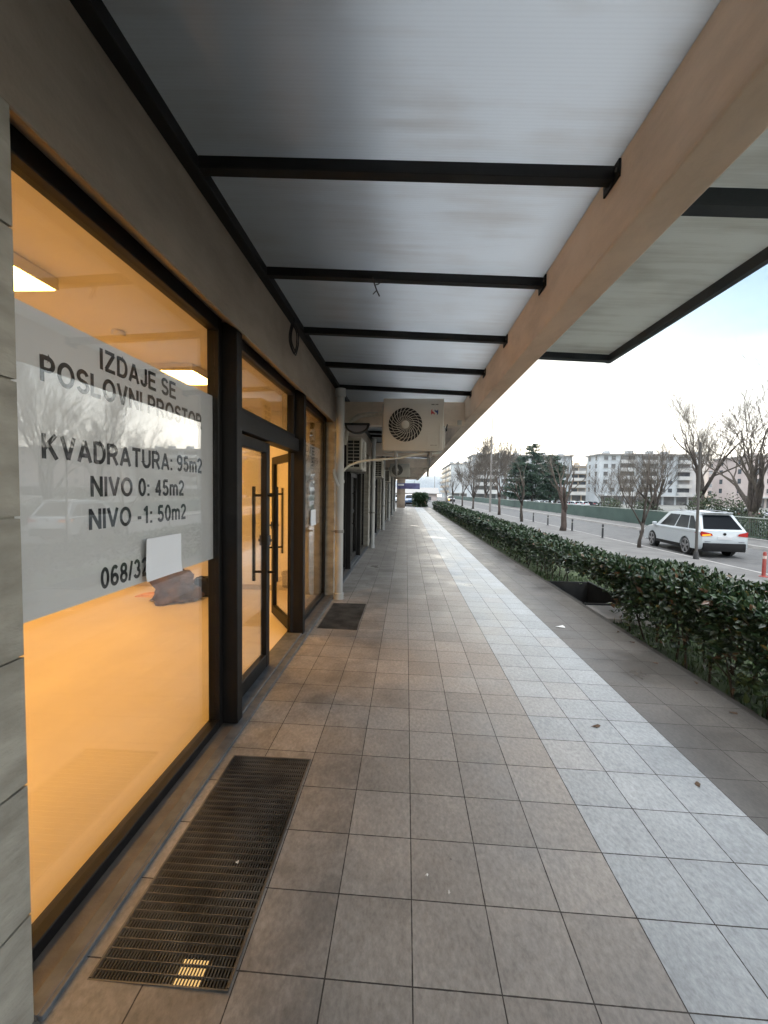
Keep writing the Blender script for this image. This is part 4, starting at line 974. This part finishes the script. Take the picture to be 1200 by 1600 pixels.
# ------------------------------------------------------------------ cars
M_tyre = mat('tyre rubber', (.018,.018,.019), rough=.8); M_rim = mat('alloy rim', (.32,.32,.33), rough=.35, metal=.7)
M_cglass = mat('car glass', (.006,.008,.010), rough=.1, spec=.08); M_trim = mat('black car trim', (.008,.008,.009), rough=.6, spec=.2)
M_tail = mat('red tail lamp', (.35,.012,.012), rough=.2, coat=.5); M_tailon = emit('lit tail lamp', (1,.20,.03), .08); M_blink = emit('lit indicator', (1,.36,.03), .16)
M_plate = mat('number plate', (.5,.51,.53), rough=.5); M_hl = mat('headlamp glass', (.5,.52,.55), rough=.1)
def paint(n, c): return mat(n, c, rough=.28, coat=.6)
P_white = paint('white car paint', (.42,.46,.49)); P_silver = paint('silver car paint', (.35,.36,.38)); P_blue = paint('blue car paint', (.05,.10,.20)); P_dark = paint('dark car paint', (.03,.035,.04)); P_red = paint('red car paint', (.3,.03,.03))
def car(loc, rz, label, body_m, kind='suv', lit=False, detail=True, group=None, name='parked_car'):
    t = thing(name, label, 'car', loc, rz, group)
    Lh, Wd, H = (2.34, .91, 1.74) if kind == 'suv' else (2.05, .86, 1.46)
    zb, belt = (.30, 1.02) if kind == 'suv' else (.24, .92); R_ = .345 if kind == 'suv' else .31
    wf, wr = Lh-.86, -Lh+.98; ra = R_+.065
    def arc(c, n=10): return [(c+ra*math.cos(math.pi*i/n), R_+ra*math.sin(math.pi*i/n)) for i in range(n+1) if R_+ra*math.sin(math.pi*i/n) > zb-.001]
    def side(sy, dz=0):
        top = [(Lh, .42),(Lh+.01,.62),(Lh-.06,.80),(Lh-.35,.95-.02),(Lh-1.05,belt+.02-.0),(0,belt+.0),(-Lh+.35,belt+.03),(-Lh+.03,belt-.02),(-Lh-.02,.72),(-Lh,.40),(-Lh+.08,zb)]
        bot = [(wr-ra,zb)]+arc(wr)[::-1]+[(wr+ra,zb),(wf-ra,zb)]+arc(wf)[::-1]+[(wf+ra,zb),(Lh-.10,zb)]
        pl = top+bot; return [((y*sy), z-(dz if z > .5 else 0)) for y, z in pl]
    slices = [(-Wd,.955,.03),(-Wd*.9,.99,.0),(-Wd*.55,1.0,-.015),(Wd*.55,1.0,-.015),(Wd*.9,.99,.0),(Wd,.955,.03)]
    m = MB(); rings = []
    for x, sy, dz in slices:
        pr = side(sy, dz); rings.append(len(m.v)); m.v += [(x, y, z) for y, z in pr]; k = len(pr)
    for a, c in zip(rings, rings[1:]):
        for i in range(k): j = (i+1) % k; m.f.append((a+i, a+j, c+j, c+i))
    m.f.append(tuple(rings[0]+i for i in range(k))); m.f.append(tuple(rings[-1]+i for i in range(k-1,-1,-1)))
    body = m.build('body', body_m, t, bevel=.0, smooth=True)
    # greenhouse: (y, half width, z) stations bottom / top
    g = MB(); yb0, yb1 = (Lh-1.05, -Lh+.07) if kind == 'suv' else (Lh-.95, -Lh+.12)
    yt0, yt1 = (Lh-1.85, -Lh+.62) if kind == 'suv' else (Lh-1.75, -Lh+.55)
    wb, wt = Wd*.97, Wd*.74; zt = H-.07
    st = [(yb0, wb*.93, belt-.02, None), (yb1, wb*.93, belt-.02, None)]
    def qd(b, *p): b.poly(p)
    P = lambda x, y, z: (x, y, z)
    c = {}
    for s in (-1, 1):
        c[s] = dict(fb=P(s*wb*.95,yb0,belt-.03), rb=P(s*wb*.95,yb1,belt-.03), ft=P(s*wt*.95,yt0,zt-.03), rt=P(s*wt*.955,yt1,zt-.045), fm=P(s*wb*.99,yb0-.5,belt-.03), mt=P(s*(wt*.95-.021),(yt0+yt1)/2,zt+.03))
    A, D = c[-1], c[1]
    g.poly([A['fb'],A['ft'],D['ft'],D['fb']][::-1]); g.poly([A['rb'],A['rt'],D['rt'],D['rb']])
    for q, rev in ((A,0),(D,1)):
        f_ = [q['fb'],q['rb'],q['rt'],q['mt'],q['ft']]; g.poly(f_[::-1] if rev else f_)
    # crowned roof
    n = 5
    for (y0, z0, w0), (y1, z1, w1) in (((yt0,-.03,wt*.95),((yt0+yt1)/2,.03,wt*.95-.021)), (((yt0+yt1)/2,.03,wt*.95-.021),(yt1,-.045,wt*.955))):
        for i in range(n):
            u0, u1 = -1+2*i/n, -1+2*(i+1)/n; zz_ = lambda u, e: zt+e+.05*(1-u*u)
            g.poly([(u0*w0,y0,zz_(u0,z0)),(u1*w0,y0,zz_(u1,z0)),(u1*w1,y1,zz_(u1,z1)),(u0*w1,y1,zz_(u0,z1))])
    for y_, e_, w_ in ((yt0,-.03,wt*.95),(yt1,-.045,wt*.955)):
        g.poly([(u*w_, y_, zt+e_+.05*(1-u*u)) for u in [-1+2*i/n for i in range(n+1)]])
    g.build('cabin', body_m, t)
    # glass, set a little proud of the cabin
    def lerp(a, b, u): return Vector(a).lerp(Vector(b), u)
    def pane(nm, a, b, c_, d, push, m_=M_cglass):
        n_ = Vector(push); MB().prism([tuple(Vector(p)+n_*.004) for p in (a, b, c_, d)], tuple(n_*.008)).build(nm, m_, t)
    for s, q in c.items():
        lo = lambda u, v: tuple(lerp(lerp(q['fb'], q['rb'], u), lerp(q['ft'], q['rt'], u), v))
        for u0, u1 in ((.10,.44),(.47,.74),(.765,.95)):
            pane('side_window', lo(u0,.10), lo(u1,.10), lo(max(u1-(0.10 if u1>.9 else 0),u0+.01),.88), lo(u0+(.02 if u0 < .2 else 0),.88), (s,0,.25))
    fb, ft = lambda u: tuple(lerp(A['fb'],D['fb'],u)), lambda u: tuple(lerp(A['ft'],D['ft'],u))
    fr = lambda u, v: tuple(lerp(lerp(A['fb'],D['fb'],u), lerp(A['ft'],D['ft'],u), v)); rr = lambda u, v: tuple(lerp(lerp(A['rb'],D['rb'],u), lerp(A['rt'],D['rt'],u), v))
    pane('windscreen', fr(.05,.06), fr(.95,.06), fr(.93,.95), fr(.07,.95), (0,.8,.5)); pane('rear_window', rr(.06,.14), rr(.94,.14), rr(.90,.95), rr(.10,.95), (0,-1,.3))
    for x in (-1, 1):
        for y in (wf, wr):
            MB().lathe([(ra-.012,-.12),(ra-.012,.0)] , (x*(Wd-.10) if x > 0 else x*(Wd-.10)+.12, y, R_), 'X', 24).build('wheel_arch', M_dark, t)
            w = MB().lathe([(R_-.05,-.11),(R_,-.09),(R_,.09),(R_-.05,.11)], (x*(Wd-.115), y, R_), 'X', 24).build('wheel', M_tyre, t, smooth=True)
            if detail:
                h = MB(); xo = x*(Wd-.115)+x*.112
                for i in range(5):
                    a_ = 2*math.pi*i/5+.3; ca, sa = math.cos(a_), math.sin(a_); pr = R_-.09
                    h.prism([(xo, y-sa*.03, R_+ca*.03),(xo, y+sa*.03, R_-ca*.03),(xo, y+ca*pr+sa*.05, R_+sa*pr-ca*.05),(xo, y+ca*pr-sa*.05, R_+sa*pr+ca*.05)], (x*.008,0,0))
                h.tube([(xo+x*.004, y+(R_-.08)*math.cos(i*math.pi/16), R_+(R_-.08)*math.sin(i*math.pi/16)) for i in range(33)], .016, 6, cap=False); h.build('rim', M_rim, w)
            else: MB().lathe([(R_-.09,-.004),(R_-.09,.004)], (x*(Wd-.115)+x*.112, y, R_), 'X', 16).build('rim', M_rim, w)
    # bumpers, sills, lamps, plate
    MB().box(-Wd*.86,Wd*.86,-Lh-.035,-Lh+.25,zb-.06,.56).build('rear_bumper', M_trim, t, bevel=.03, seg=2, smooth=True)
    MB().box(-Wd*.84,Wd*.84,Lh-.25,Lh+.025,zb-.06,.44).build('front_bumper', M_trim, t, bevel=.03, seg=2, smooth=True)
    for s in (-1, 1): MB().box(min(s*(Wd-.03),s*(Wd+.008)),max(s*(Wd-.03),s*(Wd+.008)),wr+ra+.02,wf-ra-.02,zb-.04,zb+.10).build('side_sill', M_trim, t, bevel=.01)
    for s in (-1, 1):
        on = lit
        pts = [(s*Wd*.50,-Lh-.028,.845),(s*Wd*.93,-Lh+.03,.80),(s*Wd*.965,-Lh+.07,.90),(s*Wd*.93,-Lh+.02,1.0),(s*Wd*.55,-Lh-.024,.92)]
        tl = MB().prism(pts, (0,-.018,0)).build('tail_light', M_tail, t)
        pts = [(s*(Wd-.02),-Lh+.13,.82),(s*(Wd-.02),-Lh+.36,.93),(s*(Wd-.02),-Lh+.13,.985)]
        MB().prism(pts, (s*.030,0,0)).build('side_lamp', M_tail, tl)
        if lit and s < 0:
            MB().prism([(s*Wd*.58,-Lh-.047,.855),(s*Wd*.90,-Lh-.005,.82),(s*Wd*.91,-Lh-.008,.87),(s*Wd*.62,-Lh-.047,.90)], (0,-.006,0)).build('lit_lamp', M_blink if s < 0 else M_tailon, tl)
            if s < 0: MB().prism([(s*(Wd+.011),-Lh+.15,.84),(s*(Wd+.011),-Lh+.28,.91),(s*(Wd+.011),-Lh+.15,.95)], (s*.006,0,0)).build('lit_lamp', M_blink, tl)
        MB().prism([(s*Wd*.52,Lh+.0,.70),(s*Wd*.90,Lh-.06,.70),(s*Wd*.92,Lh-.10,.80),(s*Wd*.56,Lh-.05,.79)], (0,.03,0)).build('headlight', M_hl, t)
        MB().box(min(s*Wd,s*(Wd+.18)),max(s*Wd,s*(Wd+.18)),yb0-.28,yb0-.16,belt-.01,belt+.13).build('mirror', body_m, t, bevel=.03, seg=2)
    MB().box(-.26,.26,-Lh-.034,-Lh-.0,.70,.81).build('number_plate', M_plate, t)
    MB().box(-Wd*.8,Wd*.8,-Lh-.012,-Lh+.05,.60,.615).build('bumper_crease', M_trim, t)
    if detail:
        MB().lathe([(.045,-.028),(.05,-.015),(.05,.02)], (0,-Lh-.005,.905), 'Y', 16).build('badge', M_trim, t)
        MB().box(-Wd*.62,Wd*.62,yt1-.16,yt1+.05,zt+.005,zt+.045).build('spoiler', body_m, t, bevel=.012)
        for s in (-1, 1): MB().tube([(s*wt*.82,yt0-.25,zt+.06),(s*wt*.84,(yt0+yt1)/2,zt+.085),(s*wt*.82,yt1+.2,zt+.06)], .016, 6).build('roof_rail', M_rim, t)
        for s in (-1, 1):
            MB().box(min(s*(Wd-.01),s*(Wd+.004)),max(s*(Wd-.01),s*(Wd+.004)),-Lh+.6,Lh-1.0,belt-.105,belt-.09).build('body_crease', mat('painted crease shade', (.3,.32,.33), rough=.4), t)  # raised strip with the crease's shade put into its grey
            for y in (.62,-.38): MB().box(min(s*(Wd-.005),s*(Wd+.018)),max(s*(Wd-.005),s*(Wd+.018)),y-.1,y+.1,belt-.17,belt-.14).build('door_handle', body_m, t, bevel=.006)
    return t
car((11.56, 17.40, -.505), R(-5), 'white sport utility car with lit orange indicator driving away on the road', P_white, 'suv', lit=True, name='white_car').scale = (.885, .90, .945)
tp1 = car((23.5, 97, -1.15), R(20), 'white parked car behind the green screen left of the pines', P_white, 'hatch', detail=False, group='cars parked before the white blocks')
tp2 = car((27.5, 97, -1.15), R(15), 'silver parked car behind the green screen under the pines', P_silver, 'hatch', detail=False, group='cars parked before the white blocks')
tp3 = car((42.0, 97, -1.15), R(24), 'dark parked car behind the green screen right of the pines', P_dark, 'hatch', detail=False, group='cars parked before the white blocks')
pk = [(21.3,105,tp2,'silver parked car farthest left of the parked row by the shops'),(25.4,99,tp3,'dark parked car squeezed between the white and silver parked cars'),
      (29.8,95,tp1,'white parked car below the middle pine'),(32.4,96,tp1,'white parked car below the right pine'),(35.0,95,tp2,'silver parked car behind the reddish street tree'),
      (37.6,96,tp1,'white parked car just right of the reddish street tree'),(40.0,97,tp1,'white parked car near the cream block'),(44.6,96,tp2,'silver parked car left of the saplings'),
      (41.5,54,tp3,'dark parked car behind the shrubs and big bare trees'),(37.5,52,tp1,'white parked car behind the tall bare tree'),(45.5,53,tp2,'silver parked car behind the bare tree at the right edge')]
for i, (x, y, src, l) in enumerate(pk): dup(src, (x, y, -1.15), R((18,25,12,30,8,22,16,27,70,80,75)[i]), l)
car((.55, 54, -.06), R(183), 'small blue hatchback facing the walk at its far end', P_blue, 'hatch', detail=False, name='blue_car')
car((-.9, 62, -.06), R(160), 'white car half hidden by the grey end wall', P_white, 'hatch', detail=False, name='white_parked_car')
oc = car((10.9, 102, -.51), R(180), 'distant dark car on the road with one glowing orange lamp', P_dark, 'hatch', detail=False, name='distant_car')
MB().lathe([(.22,0),(.22,.03),(.1,.05)], (.62, 2.1, .62), 'Y', 12).build('lit_headlight', emit('glowing headlamp', (1,.55,.15), .3), oc)

# ------------------------------------------------------------------ apartment blocks
M_bw = mat('white facade render', (.36,.39,.415), (.43,.46,.48), .25, .9); M_bc = mat('cream facade render', (.40,.33,.25), (.46,.39,.31), .3, .9)
M_bp = mat('pinkish facade render', (.40,.34,.325), (.45,.39,.37), .3, .9); M_win = mat('dark window', (.03,.035,.045), (.07,.08,.09), .8, .15)
M_blind = mat('rolled down blind', (.22,.23,.24), (.30,.31,.32), .6, .7); M_balc = mat('balcony parapet', (.36,.37,.37), (.46,.46,.45), .5, .8); M_recess = mat('loggia back wall', (.20,.20,.20), (.26,.26,.26), .5, .9)
M_shop = mat('ground floor shop', (.05,.055,.06), (.13,.13,.13), .4, .4); M_roof = mat('grey roof edge', (.28,.27,.26), rough=.8)
def block(label, x0, x1, y0, y1, top, cols, floors=5, m=M_bw, wcols_side=0, zg=-1.15, seed=1, shop=True, side_balc=False):
    r = random.Random(seed); t = thing('apartment_block', label, 'building', ((x0+x1)/2, (y0+y1)/2, zg), 0, 'apartment blocks across the road'); off = t.location
    MB().box(x0, x1, y0, y1, zg, top).build('walls', m, t, off)
    MB().box(x0-.6, x1+.6, y0-.7, y1+.6, top, top+.45).build('roof', M_roof, t, off)
    for k in range(5):
        xx = x0+(x1-x0)*(k+.5)/5+r.uniform(-1.5,1.5); MB().box(xx-.9, xx+.9, y0+3, y0+5, top+.45, top+1.3+r.random()*.5).build('chimney', m, t, off)
    z0 = 2.0; fh = (top-z0)/floors
    if shop:
        MB().box(x0+.2, x1-.2, y0-.06, y0-.01, zg, 1.5).build('shop_fronts', M_shop, t, off)
        MB().box(x0-.2, x1+.2, y0-1.6, y0, 1.55, 1.9).build('shop_canopy', M_balc, t, off)
        for k in range(int((x1-x0)/4)): MB().box(x0+k*4+.2, x0+k*4+.8, y0-.2, y0-.061, zg, 1.54).build('shop_pillar', m, t, off)
    for f in range(floors):
        zf = z0+f*fh
        for (u, kind, w) in cols:
            xc = x0+u*(x1-x0)
            if kind == 'w':
                wo_ = MB().box(xc-w/2, xc+w/2, y0-.05, y0-.01, zf+.95, zf+2.25).build('window', M_win if r.random() < .72 else M_blind, t, off)
                MB().box(xc-w/2-.1, xc+w/2+.1, y0-.18, y0-.055, zf+.83, zf+.94).build('sill', M_balc, wo_, None).location = (0,0,0)
                s = wo_.children[0]; s.data.transform(Matrix.Translation(-Vector(off)))
            else:
                q = MB().box(xc-w/2, xc+w/2, y0-1.25, y0-1.1, zf, zf+1.0).box(xc-w/2, xc-w/2+.12, y0-1.1, y0, zf, zf+1.0).box(xc+w/2-.12, xc+w/2, y0-1.1, y0, zf, zf+1.0).box(xc-w/2, xc+w/2, y0-1.25, y0, zf-.18, zf-.001)
                bo = q.build('balcony', M_balc, t, off)
                MB().box(xc-w/2+.2, xc+w/2-.2, y0-.06, y0-.01, zf+.05, zf+2.3).build('balcony_door', M_win if r.random() < .6 else M_recess, t, off)
        for k in range(wcols_side):
            yc = y0+(y1-y0)*(k+.5)/wcols_side
            if side_balc:
                MB().box(x0-1.1, x0, yc-2.2, yc+2.2, zf-.18, zf).box(x0-1.1, x0-1.0, yc-2.2, yc+2.2, zf, zf+1).build('balcony', M_bc, t, off)
                MB().box(x0-.05, x0-.01, yc-1.8, yc+1.8, zf+.05, zf+2.3).build('balcony_door', M_win, t, off)
            else: MB().box(x0-.05, x0-.01, yc-.6, yc+.6, zf+.9, zf+2.3).build('window', M_win, t, off)
    return t
block('white block with a plain gable and balconied side at the left of the blocks', 21.9, 35, 205, 257, 15.9, [(.68,'w',1.2)], 5, M_bw, 7, side_balc=True, seed=3)
block('long white block behind the pines with balcony stacks', 23.8, 58.4, 150, 164, 15.2, [(.08,'b',4.2),(.20,'b',4.2),(.31,'w',1.3),(.40,'w',1.3),(.50,'b',4.2),(.62,'w',1.3),(.70,'b',4),(.82,'w',1.3),(.92,'w',1.3)], 5, M_bw, 2, seed=4)
block('large white block behind the big bare trees', 63.3, 97.8, 140, 149.5, 15.0, [(.06,'w',1.3),(.13,'w',1.3),(.26,'b',5.0),(.46,'b',5.2),(.60,'w',1.3),(.66,'w',1.3),(.78,'b',4.2),(.92,'w',1.3)], 5, M_bw, 2, seed=5)
block('cream block with balconies glimpsed between the two white blocks', 66.5, 96, 172, 186, 13.2, [(.05,'b',3.2),(.16,'b',3.2),(.27,'w',1.3)], 4, M_bc, 2, seed=6)
block('pinkish block behind the tree at the right edge', 96.5, 135, 122, 136, 13.2, [(.06,'w',1.2),(.14,'w',1.2),(.3,'b',4),(.5,'w',1.2)], 4, M_bp, 2, seed=7)
block('low pale block between the large white block and the pinkish block', 118, 150, 172, 186, 15.4, [(.1,'w',1.3),(.2,'w',1.3),(.35,'b',4)], 5, M_bp, 2, seed=8)
# the end of the walk
ew = MB().box(-1.0, -.12, 44.02, 44.3, -.02, 3.2).build('end_wall', M_fascia, bevel=.01); tag(ew, 'narrow grey wall closing the far end of the covered walk', 'wall')
sg = thing('shop_sign', 'purple and blue hanging sign board at the far end of the walk', 'sign', (.2, 41.6, 2.0))
MB().box(-1.15,1.15,0,.12,0,.58).build('board', mat('purple sign', (.06,.05,.14), (.10,.10,.22), 2, .5), sg, bevel=.01)
MB().box(-1.05,-.45,-.012,-.001,.32,.50).build('white_patch', mat('white sign patch', (.7,.7,.7), rough=.5), sg)
MB().tube([(-.9,.06,.575),(-.9,.06,.85)], .02, 6).tube([(.6,.06,.575),(.6,.06,.855)], .02, 6).build('hanger', M_galv, sg)
hs = thing('pale_house', 'low pale house with a grey roof beyond the blue car', 'house', (2, 108, -1.1))
MB().box(-5,6,0,9,-1.1,2.4).build('walls', M_bp, hs)
MB().prism([(-5.6,-.6,2.4),(6.6,-.6,2.4),(6.6,4.5,3.9),(-5.6,4.5,3.9)], (0,0,.2)).prism([(-5.6,4.5,3.9),(6.6,4.5,3.9),(6.6,9.6,2.4),(-5.6,9.6,2.4)], (0,0,.2)).build('roof', M_roof, hs)
for x in (-3.5,-1,1.5,4): MB().box(x-.5,x+.5,-.05,-.01,.3,1.7).build('window', M_win, hs)
# hill
mb = MB(); nx, ny = 160, 10
def hz(x):
    base = 30+50*math.exp(-((x-170)/260)**2)+18*math.exp(-((x+500)/300)**2)
    return base+6*noise.noise(Vector((x*.01,0,0)))+2.5*noise.noise(Vector((x*.05,3,0)))
for i in range(nx):
    for j in range(ny):
        q = []
        for a, c in ((i,j),(i+1,j),(i+1,j+1),(i,j+1)):
            x = -1800+3600*a/nx; v = c/ny; q.append((x, 1250+600*v+12*noise.noise(Vector((x*.02,v*5,1))), -3+(hz(x)+3)*math.sin(v*math.pi/2)))
        mb.poly(q)
struct(mb.build('hill', mat('haze-blue wooded hill', (.05,.075,.10), (.08,.11,.14), .02, .95, detail=8), smooth='all'))  # blue of distance haze is put into the wood colour

# ------------------------------------------------------------------ the air between
hm = bpy.data.materials.new('evening haze'); hm.use_nodes = True; ht = hm.node_tree; ht.nodes.clear()
pv = ht.nodes.new('ShaderNodeVolumePrincipled'); ho = ht.nodes.new('ShaderNodeOutputMaterial')
pv.inputs['Color'].default_value = (.74, .86, 1, 1); pv.inputs['Density'].default_value = .00017; pv.inputs['Anisotropy'].default_value = .2
ht.links.new(pv.outputs[0], ho.inputs['Volume'])
hb = MB().box(-2100, 2100, -120, 2000, -60, 110).build('haze', hm); hb['kind'] = 'stuff'; hb['label'] = 'thin pale blue evening haze over the street and the far hill'
